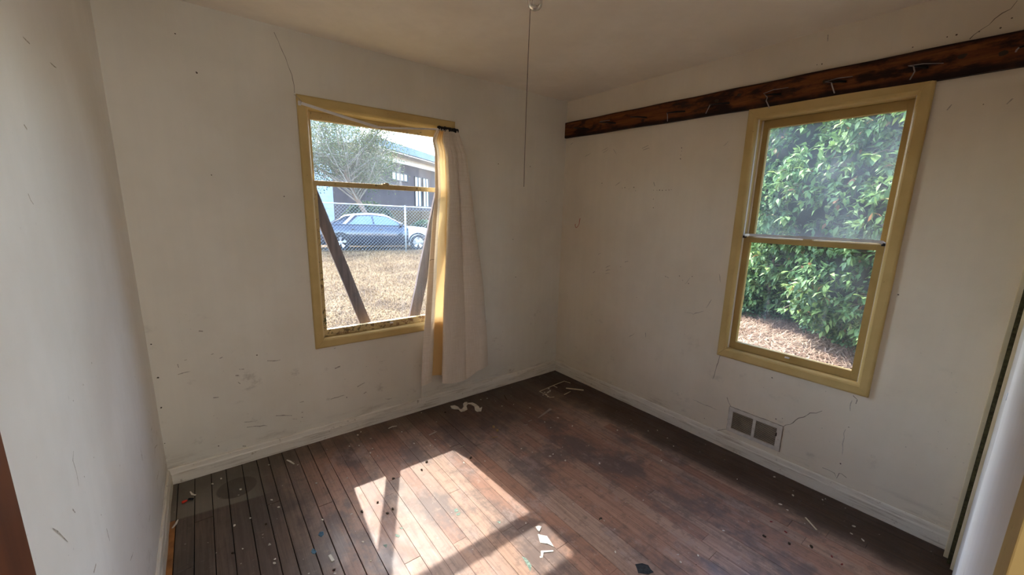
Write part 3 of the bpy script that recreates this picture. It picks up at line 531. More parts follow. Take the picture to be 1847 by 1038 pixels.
# ------------------------------------------------------------ windows
def make_window(name, axis, op, rail, glass, sash_m, label, mats):
    """op: clear opening a0,a1,z0,z1. axis 'y' = wall plane y=0 (out = +y), 'x' = wall plane x=0 (out = +x)"""
    a0, a1, z0, z1 = op
    to3 = (lambda a, d, z: (a, d, z)) if axis == 'y' else (lambda a, d, z: (d, a, z))
    root = empty(name, to3((a0+a1)/2, 0, z0)); tag(root, label, 'window', kind='structure')
    inv = Matrix.Translation(-root.location)
    def fix(o):
        o.parent = root; o.matrix_parent_inverse = inv; return o
    def bx(nm, L, mat, bev=.0015):
        LL = []
        for (a, b, d0, d1, c, e) in L:
            LL.append((a, b, d0, d1, c, e) if axis == 'y' else (d0, d1, a, b, c, e))
        return fix(boxes(nm, LL, mat, None, bev))
    # mitred casing
    prof = [(0, 0), (.0, -.013), (.004, -.019), (.010, -.021), (.040, -.021), (.047, -.017), (.052, -.011), (.054, -.004), (.054, 0)]
    cw = .054; t_ = .060/.054
    o4 = [(a0-cw, z0-.061), (a1+cw, z0-.061), (a1+cw, z1+.063), (a0-cw, z1+.063)]
    i4 = [(a0, z0), (a1, z0), (a1, z1), (a0, z1)]
    for k in range(4):
        A, B = o4[k], o4[(k+1) % 4]; A2, B2 = i4[k], i4[(k+1) % 4]; V = []; n = len(prof)
        dx, dz = (B[0]-A[0]), (B[1]-A[1]); Ln = math.hypot(dx, dz); gx, gz = dx/Ln*.0006, dz/Ln*.0006
        for (P, Q, s) in ((A, A2, 1), (B, B2, -1)):
            for (w_, d) in prof:
                f = w_/cw; V.append(to3(P[0]+(Q[0]-P[0])*f+gx*s, d, P[1]+(Q[1]-P[1])*f+gz*s))
        F = [(j, (j+1) % n, (j+1) % n+n, j+n) for j in range(n)]; F += [tuple(range(n)), tuple(range(2*n-1, n-1, -1))]
        me_o = pyd('casing', V, F, M['trim'])
        bm = bmesh.new(); bm.from_mesh(me_o.data); bmesh.ops.recalc_face_normals(bm, faces=bm.faces[:]); bm.to_mesh(me_o.data); bm.free()
        fix(me_o)
    # jamb lining
    bx('jamb', [(a0-.012, a0, .0, TH, z0, z1), (a1, a1+.012, .0, TH, z0, z1), (a0-.012, a1+.012, .0, TH, z1, z1+.012)], M['trim'])
    bx('sill', [(a0-.012, a1+.012, .0, TH+.03, z0-.012, z0+.001)], M['trim'])
    bx('jamb_liner', [(a0, a0+.003, .000, .017, z0, z1), (a1-.003, a1, .000, .017, z0, z1)], mats[2], 0)
    bx('parting_strip', [(a0, a0+.009, .053, .060, z0, z1), (a1-.009, a1, .053, .060, z0, z1)], M['whitejamb'])
    rb, rtp = rail                                        # meeting rail bottom and top
    gl0, gl1 = glass                                      # glass edge insets: stile
    sw = gl0
    # lower sash (inside track), upper sash (outside track)
    lo = bx('lower_sash', [(a0+.001, a0+sw, .018, .050, z0+.002, rtp-.003), (a1-sw, a1-.001, .018, .050, z0+.002, rtp-.003), (a0+sw, a1-sw, .018, .050, z0+.002, z0+.046), (a0+sw, a1-sw, .018, .050, rb, rtp-.003)], sash_m)
    uo = bx('upper_sash', [(a0+.001, a0+sw, .062, .094, rb+.004, z1-.001), (a1-sw, a1-.001, .062, .094, rb+.004, z1-.001), (a0+sw, a1-sw, .062, .094, z1-.044, z1-.001), (a0+sw, a1-sw, .050, .094, rb+.004, rtp)], sash_m)
    def pane(nm, aa, bb, d, c, e, mat, par):
        L = (aa, bb, d, d+.003, c, e) if axis == 'y' else (d, d+.003, aa, bb, c, e)
        o = boxes(nm, [L], mat, None); o.parent = par; o.matrix_parent_inverse = par.matrix_parent_inverse.copy()
        o.parent = par; o.matrix_parent_inverse = Matrix.Identity(4); return o
    pane('pane', a0+sw-.004, a1-sw+.004, .034, z0+.042, rb+.003, mats[1], lo)
    pane('pane', a0+sw-.004, a1-sw+.004, .078, rtp-.004, z1-.040, mats[0], uo)
    mid = (a0+a1)/2
    bx('sash_lock', [(mid-.022, mid+.022, .020, .048, rtp-.003, rtp+.004), (mid-.006, mid+.016, .016, .040, rtp+.004, rtp+.010)], M['sash_worn'], .001)
    bx('sash_lift', [(mid-.012, mid+.012, .008, .018, z0+.026, z0+.034)], M['rod'], .002)
    return root
w1 = make_window('window_1', 'y', W1, (1.628, 1.660), (.026, 0), M['sash_worn'], 'ochre-framed sash window with a cotton curtain, looking onto the dry lawn', (M['glass_1u'], M['glass_1l'], M['cream']))
w2 = make_window('window_2', 'x', W2, (1.354, 1.387), (.036, 0), M['sash'], 'ochre-framed sash window under the hook board, looking onto the hedge', (M['glass_2u'], M['glass_2l'], M['whitejamb']))

# braces outside the back window
def plank3(name, p0, p1, wd, th, mat, label, cat, group=None):
    p0 = Vector(p0); p1 = Vector(p1); d = (p1-p0).normalized(); y = Vector((0, 1, 0)); s = d.cross(y).normalized()
    root_l = p0; V = []; N = 9; 
    for k in range(N):
        q = (p1-p0)*(k/(N-1)); jt = random.uniform(-.0015, .0015)
        for a, b in ((-wd/2, 0), (wd/2, 0), (wd/2, th), (-wd/2, th)):
            V.append(q + s*(a+jt) + y*b)
    F = [(i*4+j, i*4+(j+1) % 4, (i+1)*4+(j+1) % 4, (i+1)*4+j) for i in range(N-1) for j in range(4)] + [(3, 2, 1, 0), tuple(range(4*N-4, 4*N))]
    o = pyd(name, V, F, mat, None, False, root_l)
    bm = bmesh.new(); bm.from_mesh(o.data); bmesh.ops.recalc_face_normals(bm, faces=bm.faces[:]); bm.to_mesh(o.data); bm.free()
    return tag(o, label, cat, group)
plank3('wooden_brace', (-1.757, .100, .690), (-2.090, .100, 1.72), .070, .022, M['brace'], 'dark weathered batten leaning left across the lower pane of the curtained window', 'batten')
plank3('wooden_brace', (-1.408, .100, .690), (-1.150, .100, 1.72), .080, .022, M['brace'], 'dark weathered batten leaning right, half hidden by the curtain', 'batten')

# ------------------------------------------------------------ curtain and rods
# pleat path across the cloth: (fraction of the width, distance from the wall); the front folds overhang the recesses
FC = [(.00, .058), (.05, .064), (.12, .060), (.160, .046), (.168, .032), (.20, .027), (.27, .028), (.330, .036), (.335, .058), (.29, .082), (.255, .098), (.29, .110), (.40, .112), (.52, .104), (.600, .088), (.640, .066), (.645, .050), (.612, .056), (.585, .074), (.61, .094), (.72, .108), (.85, .104), (.94, .084), (.985, .062), (1.0, .044)]
def cr(p0, p1, p2, p3, f):
    return tuple(.5*((2*b)+(-a+c)*f+(2*a-5*b+4*c-d)*f*f+(-a+3*b-3*c+d)*f**3) for a, b, c, d in zip(p0, p1, p2, p3))
FP = []
for k in range(len(FC)-1):
    for q in range(6): FP.append(cr(FC[max(k-1, 0)], FC[k], FC[k+1], FC[min(k+2, len(FC)-1)], q/6))
FP.append(FC[-1])
def interp(tab, z):
    for (a, b), (c, d) in zip(tab[:-1], tab[1:]):
        if a >= z >= c: return b+(d-b)*(a-z)/(a-c)
    return tab[-1][1] if z < tab[-1][0] else tab[0][1]
LE = [(2.045, -1.270), (2.015, -1.285), (1.97, -1.305), (1.90, -1.288), (1.62, -1.292), (1.40, -1.322), (1.15, -1.350), (.90, -1.378), (.60, -1.405), (.22, -1.440)]
RE = [(2.060, -1.105), (1.90, -1.030), (1.60, -.985), (1.25, -.935), (.90, -.885), (.50, -.845), (.22, -.825)]
def cloth_pt(k, v, back=0.0):
    u, d = FP[k]; w_ = k/(len(FP)-1)
    zb = .212 + (.0 if u < .16 and k < 40 else .0) + (.040 if .165 < u < .33 and d < .05 else 0) + .016*math.sin(u*8+.6) + (.030 if u > .6 else 0)*min(1, (u-.6)/.15)
    zt = 2.040+.010*math.sin(w_*44); z = zt+(zb-zt)*v
    L_ = interp(LE, z); Rr = interp(RE, z)
    amp = .22+.78*min(1, v*1.7)
    uo = u*amp+w_*(1-amp)                       # folds tighten towards the gather
    x = L_+(Rr-L_)*(uo+.008*math.sin(v*5+u*6)*(1-abs(2*u-1)))
    yv = .032+(d-.030)*amp+.003*math.sin(u*23+v*7)*v+.0025*math.sin(v*21+u*9)*v+max(0, 1-v*5.5)*.009*math.sin(w_*80)
    return (x, -max(.027, yv)+back, z)
NK = len(FP); NV = 90
V = [cloth_pt(k, j/NV) for j in range(NV+1) for k in range(NK)]
F = [(j*NK+i, j*NK+i+1, (j+1)*NK+i+1, (j+1)*NK+i) for j in range(NV) for i in range(NK-1)]
cur = empty('curtain', (-1.19, -.04, .2))
def par(o, root):
    o.parent = root; o.matrix_parent_inverse = Matrix.Translation(-root.location); return o
tag(cur, 'unbleached cotton curtain gathered at the right side of the back window', 'curtain')
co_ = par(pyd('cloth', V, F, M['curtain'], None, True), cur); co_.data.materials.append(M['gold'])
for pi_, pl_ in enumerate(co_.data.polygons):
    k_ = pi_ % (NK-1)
    if 22 <= k_ <= 44: pl_.material_index = 1  # recess faces take the ochre cotton
hv = []
for k in range(41):                                             # turned hem on the free edge
    a = cloth_pt(0, k/40*.985); b = cloth_pt(9, k/40*.985)
    hv += [(a[0]-.002, a[1]-.003, a[2]), (b[0], b[1]-.003, b[2])]
hf = [(2*k, 2*k+1, 2*k+3, 2*k+2) for k in range(40)]
KL = [k for k in range(NK) if FP[k][0] > .25 and k > 48]          # opaque layer added behind the front folds to block the sun
lv_ = [(x_, y_+.010, z_) for j in range(46) for (x_, y_, z_) in [cloth_pt(k, j/45*.97) for k in KL]]
lf_ = [(j*len(KL)+i, j*len(KL)+i+1, (j+1)*len(KL)+i+1, (j+1)*len(KL)+i) for j in range(45) for i in range(len(KL)-1)]
par(pyd('added_backing', lv_, lf_, M['added_backing'], None, True), cur)
ho = par(pyd('hem', hv, hf, M['curtain'], None, True), cur)
par(tube('loose_thread', [(-1.443, -.086, .24), (-1.446, -.087, .19), (-1.450, -.088, .15), (-1.447, -.086, .12)], .0009, M['hem'], None, 5), cur)
jz = round(.492*NV); sp0 = [Vector(cloth_pt(k, jz/NV))+Vector((0, -.0045, 0)) for k in (0, 3, 6, 9)]
par(tube('seam', sp0, .0013, M['crack'], None, 5), cur)
tv = []
for k in range(25):
    u = k/24; tv.append((-1.262+.158*u, -.038-.006*math.sin(k*1.9), 2.052+.004*math.sin(k*2.6)))
par(tube('gather_band', tv, .009, M['black'], None, 7, [.010+.004*abs(math.sin(k*1.3)) for k in range(25)]), cur)
# bent flat telescopic rod
def flat(name, path, hw_, th, mat, parent=None):
    V, F = sweep(path, [(-th, -hw_), (th, -hw_), (th, hw_), (-th, hw_)])
    return pyd(name, V, F, mat, parent)
rod = empty('curtain_rod', (-2.103, -.03, 2.06)); tag(rod, 'thin white curtain rod bent at mid-span across the curtained window', 'curtain rod')
par(flat('outer_tube', [(-2.106, -.024, 2.066), (-2.098, -.042, 2.064), (-1.99, -.050, 2.044), (-1.86, -.052, 2.022), (-1.68, -.052, 1.996)], .0075, .0022, M['rod']), rod)
par(flat('inner_tube', [(-1.76, -.050, 2.005), (-1.68, -.050, 1.996), (-1.55, -.050, 2.008), (-1.40, -.050, 2.025), (-1.25, -.046, 2.043), (-1.12, -.042, 2.056), (-1.108, -.024, 2.057)], .0055, .0018, M['rod']), rod)
par(boxes('bracket', [(-2.112, -2.098, -.030, -.020, 2.055, 2.078)], M['rod'], None, .001), rod)
par(boxes('bracket', [(-1.114, -1.100, -.030, -.020, 2.046, 2.068)], M['rod'], None, .001), rod)
tube('nail', [(-2.125, -.006, 2.112), (-2.118, -.026, 2.100), (-2.095, -.046, 2.070)], .0011, M['hook'], rod, 5).matrix_parent_inverse = Matrix.Translation(-rod.location)
r2 = empty('curtain_rod', (-.02, -1.9, 1.396)); tag(r2, 'flat bright metal rod lying across the middle of the right window', 'curtain rod')
par(flat('rod_strip', [(.012, -1.566, 1.388), (-.012, -1.574, 1.397), (-.020, -1.60, 1.399), (-.021, -1.90, 1.400), (-.020, -2.17, 1.400), (-.012, -2.196, 1.397), (.012, -2.203, 1.388)], .0075, .002, M['steel']), r2)
par(boxes('end_cap', [(-.006, .014, -1.573, -1.560, 1.379, 1.393)], M['black'], None, .001), r2)
par(boxes('end_cap', [(-.006, .014, -2.206, -2.194, 1.378, 1.392)], M['black'], None, .001), r2)

# ------------------------------------------------------------ hook board
rack = empty('hook_board', (-.011, -1.33, 2.20)); tag(rack, 'long dark-stained board with wire coat hooks high on the right wall', 'coat rack')
V = []; N = 30
for k in range(N+1):
    y = -.004 - k*(2.655/N); zt = 2.268+(2.232-2.268)*(-y/2.66); zb_ = 2.139+(2.094-2.139)*(-y/2.66)
    zt += .0015*math.sin(k*1.3); zb_ += .0015*math.sin(k*.9+1)
    V += [(-.0005, y, zb_), (-.020, y, zb_+.001), (-.022, y, zb_+.004), (-.022, y, zt-.004), (-.020, y, zt-.001), (-.0005, y, zt)]
F = [(k*6+j, k*6+(j+1) % 6, (k+1)*6+(j+1) % 6, (k+1)*6+j) for k in range(N) for j in range(6)] + [(0, 1, 2, 3, 4, 5), tuple(range(6*N+5, 6*N-1, -1))]
o = par(pyd('board', V, F, M['rack']), rack)
bm = bmesh.new(); bm.from_mesh(o.data); bmesh.ops.recalc_face_normals(bm, faces=bm.faces[:]); bm.to_mesh(o.data); bm.free()
for hk in DATA['hooks']:
    a, b = Vector(hk['bar'][0]), Vector(hk['bar'][1])
    par(tube('hook', [a+Vector((.012, -.002, 0)), a, a.lerp(b, .5)+Vector((-.003, 0, .002)), b], .0046, M['hook_black'], None, 6, [.004, .0055, .005, .0038]), rack)
    if hk['tip']: par(tube('hook_tip', [tuple(b)]+hk['tip'], .0026, M['hook'], None, 6), rack)
    if hk['arc']: par(tube('hook_wire', hk['arc']+[tuple(b)], .0015, M['hook'], None, 6), rack)
for (y, z) in ((-1.44, 2.205), (-1.31, 2.20), (-.79, 2.165), (-1.86, 2.185), (-2.33, 2.18), (-2.44, 2.16)):
    par(blob('knot', (y, z), lambda q: (-.0226, q.x, q.y), .011, M['grit'], None, 1.4), rack)

# ------------------------------------------------------------ wall vent
vt = empty('wall_vent', (-.004, -1.773, .128)); tag(vt, 'cream metal wall register with two louvred halves above the baseboard', 'vent')
YA, YB = -1.622, -1.925; ZA, ZB = .130, .292
par(boxes('frame', [(-.008, -.0005, YB, YA, ZA, ZA+.022), (-.008, -.0005, YB, YA, ZB-.022, ZB), (-.008, -.0005, YA-.024, YA, ZA+.022, ZB-.022), (-.008, -.0005, YB, YB+.026, ZA+.022, ZB-.022), (-.008, -.0005, -1.783, -1.767, ZA+.022, ZB-.022)], M['vent'], None, .0012), vt)
par(boxes('cavity', [(-.0012, -.0006, YB+.01, YA-.01, ZA+.01, ZB-.01)], M['ventdark']), vt)
sl = None
for (ya, yb) in ((-1.766, -1.647), (-1.898, -1.784)):
    for k in range(14):
        zc = ZA+.0265 + k*.0083
        Vv = [(-.0072, ya, zc-.0012), (-.0072, yb, zc-.0012), (-.0035, yb, zc-.0004), (-.0035, ya, zc-.0004), (-.0072, ya, zc+.0006), (-.0072, yb, zc+.0006), (-.0035, yb, zc+.0010), (-.0035, ya, zc+.0010)]
        par(pyd('slat', Vv, [(0, 1, 2, 3), (7, 6, 5, 4), (0, 4, 5, 1), (1, 5, 6, 2), (2, 6, 7, 3), (3, 7, 4, 0)], M['slat']), vt)
par(boxes('lever', [(-.016, -.006, -1.903, -1.899, .222, .243)], M['ventdark'], None, .0008), vt)
for (y, z) in ((-1.632, .21), (-1.914, .205), (-1.775, .21)):
    par(tube('screw', [(-.0078, y, z), (-.0100, y, z)], .0028, M['slat'], None, 8), vt)
mark_ribbon('crack', [[YB-.003, ZA-.002], [YB-.003, ZB+.002], [YA+.002, ZB+.003]], tr_, .003, M['crack'], wr, .0008, False)
mark_ribbon('crack', [[YB-.003, ZA-.002], [YA+.002, ZA-.003], [YA+.003, ZB]], tr_, .002, M['crack'], wr, .0008, False)

# ------------------------------------------------------------ ceiling bulb with pull cord
bl = empty('ceiling_light', (-1.487, -1.298, 2.44)); tag(bl, 'bare clear bulb on the ceiling with a long pull cord', 'light')
def lathe(name, prof, mat, root, n=24):
    V = []; m = len(prof)
    for k in range(n):
        a = 2*math.pi*k/n
        for r, z in prof: V.append((root.location.x+r*math.cos(a), root.location.y+r*math.sin(a), z))
    F = [(k*m+j, ((k+1) % n)*m+j, ((k+1) % n)*m+j+1, k*m+j+1) for k in range(n) for j in range(m-1)]
    return par(pyd(name, V, F, mat, None, True), root)
lathe('socket', [(.0001, 2.4395), (.052, 2.4395), (.054, 2.425), (.040, 2.415), (.028, 2.405), (.026, 2.375), (.018, 2.374)], M['rod'], bl)
lathe('bulb', [(.016, 2.376), (.018, 2.368), (.026, 2.345), (.0305, 2.320), (.0300, 2.300), (.026, 2.288), (.018, 2.279), (.009, 2.2745), (.0001, 2.2735)], M['bulb'], bl)
par(tube('pull_cord', [(-1.500, -1.287, 2.38), (-1.5005, -1.2855, 2.28), (-1.503, -1.284, 2.10), (-1.5045, -1.283, 1.90), (-1.5055, -1.283, 1.70), (-1.506, -1.284, 1.605)], .0014, M['bark'], None, 5), bl)

# ------------------------------------------------------------ floor litter
def flat_poly(name, pts, h, mat, z=0.0012, parent=None):
    """thin solid flake with irregular relief"""
    c = Vector((sum(p[0] for p in pts)/len(pts), sum(p[1] for p in pts)/len(pts), 0)); n = len(pts)
    V = [(p[0]-c.x, p[1]-c.y, 0) for p in pts] + [((p[0]-c.x)*.94, (p[1]-c.y)*.94, h*random.uniform(.7, 1.3)) for p in pts]
    F = [(k, (k+1) % n, (k+1) % n+n, k+n) for k in range(n)] + [tuple(range(2*n-1, n-1, -1))[::-1], tuple(range(n-1, -1, -1))]
    o = pyd(name, V, F, mat, parent, False, (c.x, c.y, z)); return o
def near_zone(x, y):
    if x < -2.35: return 'on the greyed planks near the left wall'
    if x > -0.45: return 'on the dark border along the right wall'
    if y > -.45 and x > -1.5: return 'in the dark far corner'
    if y > -.75: return 'near the back wall under the curtained window'
    return 'in the middle of the floor'
LMK = [((-2.83, -.31), 'the red and black wire connector'), ((-2.595, -.235), 'the round stain ghost'), ((-2.45, -.06), 'the left end of the back baseboard'), (tuple(DATA['blue'][0][0]), 'the lower blue paint spot'), (tuple(DATA['blue'][1][0]), 'the upper blue paint spot'),
  ((-2.062, -.598), 'the left corner of the sunlit patch'), ((-1.535, -.602), 'the top right corner of the sunlit patch'), ((-1.31, -.14), 'the pale plaster scraps'), (tuple(DATA['nuts'][0]), 'the larger tan crumb'), ((-.45, -.25), 'the broken wire frame'),
  (tuple(DATA['strips'][2][0]), 'the long grey splinter'), (tuple(DATA['paper'][1][0]), 'the torn white paper scrap'), (tuple(DATA['black'][0]), 'the black tar stain'), ((-.15, -1.77), 'the wall register'), (tuple(DATA['strips'][7][0]), 'the straight tan stick'), ((-.1, -1.2), 'the far half of the right baseboard'), ((-1.9, -.10), 'the baseboard under the curtained window'), ((-1.0, -1.0), 'the open dark floor centre')]
ORD = ['nearest to', 'second nearest to', 'third nearest to', 'fourth nearest to', 'fifth nearest to', 'sixth nearest to', 'seventh nearest to', 'eighth nearest to', 'ninth nearest to', 'tenth nearest to', 'eleventh nearest to', 'twelfth nearest to', 'thirteenth nearest to', 'fourteenth nearest to']
def rank_labels(pts, what):
    near = [min(range(len(LMK)), key=lambda k: math.hypot(p[0]-LMK[k][0][0], p[1]-LMK[k][0][1])) for p in pts]; out = [None]*len(pts)
    for k in set(near):
        ids = sorted([i for i in range(len(pts)) if near[i] == k], key=lambda i: math.hypot(pts[i][0]-LMK[k][0][0], pts[i][1]-LMK[k][0][1]))
        for r, i in enumerate(ids): out[i] = what+', '+ORD[min(r, 13)]+' '+LMK[k][1]
    return out
def disc_pts(x, y, r, rat, ang, n=7):
    P = []
    for k in range(n):
        a = 2*math.pi*k/n; rr = r*random.uniform(.7, 1.15); u, v = rr*math.cos(a), rr*rat*math.sin(a)
        P.append((x+u*math.cos(ang)-v*math.sin(ang), y+u*math.sin(ang)+v*math.cos(ang)))
    return P
FLK = [q for q in DATA['flakes'] if q[0] < -.03 and q[1] < -.03]
for (x, y), lb in zip(FLK, rank_labels(FLK, 'small off-white paint flake')):
    o = flat_poly('paint_flake', disc_pts(x, y, random.uniform(.0045, .0095), random.uniform(.45, .8), random.uniform(0, 3.1)), random.uniform(.0012, .003), M['flake'])
    tag(o, lb, 'paint flake', 'paint flakes ' + near_zone(x, y))
for (x, y), lb in zip(DATA['darkbits'], rank_labels(DATA['darkbits'], 'small dark brown crumb')):
    o = flat_poly('crumb', disc_pts(x, y, random.uniform(.006, .010), .7, random.uniform(0, 3)), random.uniform(.003, .006), M['grit'])
    tag(o, lb, 'crumb', 'dark crumbs ' + near_zone(x, y))
for (x, y), lb in zip(DATA['redbits'], rank_labels(DATA['redbits'], 'tiny dark red chip')):
    o = flat_poly('paint_flake', disc_pts(x, y, .008, .5, random.uniform(0, 3)), .002, M['redbit'])
    tag(o, lb, 'paint flake', 'dark red chips')
SL = [('thin curled paint strip near the back wall under the window', .007, 'flake', 'curled_strip'), ('short grey flat splinter just left of the sunlit patch top', .014, 'shard', 'splinter'),
      ('long grey tapering splinter in the dark far corner', .020, 'shard', 'splinter'), ('cream painted stick lying close to the right baseboard in the far corner', .020, 'stick', 'stick'),
      ('thin pale sliver in the far part of the floor', .006, 'shard', 'sliver'), ('curved pale sliver beside the long grey splinter', .006, 'shard', 'sliver'), ('thin pale sliver right of the sunlit patch top', .004, 'shard', 'sliver'),
      ('straight tan stick on the dark border by the right wall', .007, 'stick', 'stick'), ('white paint chip on the planks left of the sunlit patch', .014, 'paper', 'paint_chip'), ('ragged white paint curl near the left end of the back baseboard', .010, 'flake', 'curled_strip'),
      ('tiny white paint curl above the red and black clip', .008, 'flake', 'curled_strip'), ('pale paint curl against the left baseboard', .008, 'flake', 'curled_strip'), ('dark thin sliver left of the pale plaster scraps', .006, 'grit', 'sliver'), ('thin tan sliver beside the tan crumb', .005, 'nut', 'sliver')]
for L, (lb, wd, mt, nm) in zip(DATA['strips'], SL):
    P = [Vector((a, b, .0025)) for a, b in L]; V = []; F = []; N = len(P)
    for i, q in enumerate(P):
        d = (P[min(i+1, N-1)]-P[max(i-1, 0)]).normalized(); s = Vector((-d.y, d.x, 0)); f = 1.0 if N == 2 else (.7+.5*math.sin(math.pi*i/(N-1)))
        if 'tapering' in lb: f = .35 if i == 0 else 1.2
        h = .0025
        for a, zz in ((-wd/2*f, 0), (wd/2*f, 0), (wd/2*f*.8, h), (-wd/2*f*.8, h)): V.append(q-P[0]+s*a+Vector((0, 0, zz)))
    F = [(i*4+j, i*4+(j+1) % 4, (i+1)*4+(j+1) % 4, (i+1)*4+j) for i in range(N-1) for j in range(4)] + [(3, 2, 1, 0), tuple(range(4*N-4, 4*N))]
    o = pyd(nm, V, F, M[mt], None, False, (P[0].x, P[0].y, .0012)); tag(o, lb, nm.replace('_', ' '))
fr = empty('broken_frame', (*DATA['frame'][0][3], 0)); tag(fr, 'thin cream broken wire frame in the dark far corner', 'frame')
for L in DATA['frame']: par(tube('frame_wire', [(a, b, .0042) for a, b in L], .0032, M['stick'], None, 6), fr)
for k in range(9):
    a, b = DATA['frame'][0][4]; o = flat_poly('plaster_crumb', disc_pts(a-.02+.0155*k, b-.02+.012*k+random.uniform(-.03, .03), random.uniform(.007, .013), .6, random.uniform(0, 3)), .004, M['flake'])
    tag(o, 'small plaster crumb inside the broken wire frame, '+['leftmost', 'second from the left', 'third from the left', 'fourth from the left', 'fifth from the left', 'sixth from the left', 'seventh from the left', 'second from the right', 'rightmost'][k]+' of nine', 'crumb', 'plaster crumbs inside the broken frame')
for L, lb in zip(DATA['scrap'], ('forked pale plaster scrap, left one near the back baseboard', 'hooked pale plaster scrap, right one near the back baseboard')):
    tag(flat_poly('plaster_scrap', L, .003, M['flake']), lb, 'scrap')
for L, lb in zip(DATA['paper'], ('tiny torn white paper piece above the larger white scrap', 'torn white paper scrap at the right edge of the sunlit patch', 'thin angled white paper sliver below the white scrap')):
    tag(flat_poly('paper_scrap', L, .0018, M['paper']), lb, 'paper')
for (x, y), lb in zip(DATA['nuts'], ('rounded tan crumb, the larger of two beyond the sunlit patch', 'rounded tan crumb, the smaller of two beyond the sunlit patch')):
    tag(flat_poly('tan_crumb', disc_pts(x, y, .014, .7, 1.0, 9), .008, M['nut']), lb, 'crumb')
cp = DATA['clip']; cl = empty('wire_connector', (cp[0][0], cp[0][1], 0)); tag(cl, 'red and black wire connector on the planks near the left corner', 'connector')
z = .0065
par(tube('red_cap', [(cp[0][0], cp[0][1], z), ((cp[0][0]+cp[1][0])/2, (cp[0][1]+cp[1][1])/2, z), (cp[1][0], cp[1][1], z)], .006, M['redplastic'], None, 8, [.0065, .0065, .003]), cl)
par(tube('black_tip', [(cp[2][0]-.006, cp[2][1]+.002, z), (cp[3][0], cp[3][1], z)], .0055, M['black'], None, 8), cl)
par(tube('link_wire', [(cp[1][0], cp[1][1], z), (cp[2][0], cp[2][1], z)], .0018, M['black'], None, 6), cl)
o = flat_poly('tar_stain', DATA['black'], .0006, M['tar'], .0011, fl); o['label'] = 'ragged black stain'
for L in DATA['blue']: flat_poly('paint_spot', L, .0004, M['blueink'], .0010, fl)['label'] = 'blue paint spot'
for L in DATA['teal']: flat_poly('paint_spot', L, .0004, M['teal'], .0010, fl)['label'] = 'teal paint spot'
# uncountable tiny grit
NG = 900; gx = RS.uniform(-2.86, -.03, NG); gy = -np.abs(RS.normal(0, 1.0, NG)) % 2.6 - .02
V = []; F = []
for i in range(NG):
    r = RS.uniform(.0012, .0038); a = RS.uniform(0, 6.28); b0 = len(V)
    for k in range(4): V.append((gx[i]+r*math.cos(a+k*1.57)*(1 if k % 2 else .5), gy[i]+r*math.sin(a+k*1.57), .0014))
    V.append((gx[i], gy[i], .0014+r*.7)); F += [(b0+k, b0+(k+1) % 4, b0+4) for k in range(4)]
g = pyd('floor_grit', V, F, plain('pale grit', (0.40, 0.36, 0.30), 0.9)); tag(g, 'fine pale grit and dust specks spread over the plank floor', 'grit', kind='stuff')

# ------------------------------------------------------------ ground outside
def gz(x, y):
    a = -.35
    f = min(1, max(0, (y-1.0)/9.5)); f = f*f*(3-2*f)
    a += .42*f
    if y > 11: a -= .10*min(1, (y-11)/1.5)
    b = min(1, max(0, (x-1.5)/5)); 
    if y < 4: a = a*(1-0) 
    return a
V = []; F = []; gxs = np.concatenate([np.linspace(-18, 1, 12), np.linspace(1.6, 16, 40), np.linspace(18, 60, 8)]); gys = np.concatenate([np.linspace(-14, .1, 16), np.linspace(.4, 16, 60), np.linspace(18, 60, 10)])
for yy in gys:
    for xx in gxs:
        V.append((xx, yy, gz(xx, yy)+.02*math.sin(xx*2.1+yy*1.3)*math.sin(yy*1.7)*(1 if yy < 12 else 0)))
nx = len(gxs)
F = [(j*nx+i, j*nx+i+1, (j+1)*nx+i+1, (j+1)*nx+i) for j in range(len(gys)-1) for i in range(nx-1)
     if not (gxs[i] >= -3.5 and gxs[i+1] <= 0.0 and gys[j+1] <= 0.0 and gys[j] >= -5)]
grd = pyd('ground', V, F, M['lawn'], None, True); tag(grd, 'dry yellow lawn ground outside both windows', 'ground', kind='structure')
rd = pyd('street', [(-12, 13.2, gz(0, 13)+.015), (30, -1+0*13.2, gz(0, 13)+.015), (34, 8, gz(0, 13)+.02), (-8, 22, gz(0, 13)+.02)], [(0, 1, 2, 3)], M['road']) if False else None

def blades(n, fx, ln, wd, lift, name, mat, label, cat):
    x, y = fx(n); z = np.array([gz(a, b) for a, b in zip(x, y)]) + RS.uniform(.0, .03, n)
    a = RS.uniform(0, 2*np.pi, n); L = RS.uniform(ln*.5, ln, n); up_ = RS.uniform(-.1, lift, n)
    d = np.stack([np.cos(a), np.sin(a), up_], 1); s = np.stack([-np.sin(a), np.cos(a), 0*a], 1); P = np.stack([x, y, z+.01], 1)
    b = P + d*L[:, None]*.55 + np.array([0, 0, .3])*(L*np.maximum(up_, .05))[:, None]; c = P + d*L[:, None]; c[:, 2] -= .2*L*np.maximum(up_, 0)
    wv = (wd*RS.uniform(.6, 1.3, n))[:, None]
    V = np.stack([P-s*wv, P+s*wv, b+s*wv, b-s*wv, c], 1).reshape(-1, 3)
    k = np.arange(n)[:, None]*5
    F = np.concatenate([k+np.array([[0, 1, 2]]), k+np.array([[0, 2, 3]]), k+np.array([[3, 2, 4]])], 1).reshape(-1, 3)
    pt_ = np.sin(x*2.3+1.7*np.sin(y*1.9))*np.sin(y*3.3+1.2*np.sin(x*3.1))+.6*np.sin(x*7.1+2*np.sin(y*5))*np.sin(y*8.3+x)
    t0 = np.clip(RS.uniform(-.1, .85, n)+.30*pt_, 0, 1); tint = np.repeat(np.stack([t0, RS.uniform(0, 1, n), t0, np.ones(n)], 1), 5, 0)
    o = np_mesh(name, V, F, tint, mat); tag(o, label, cat, kind='stuff'); return o
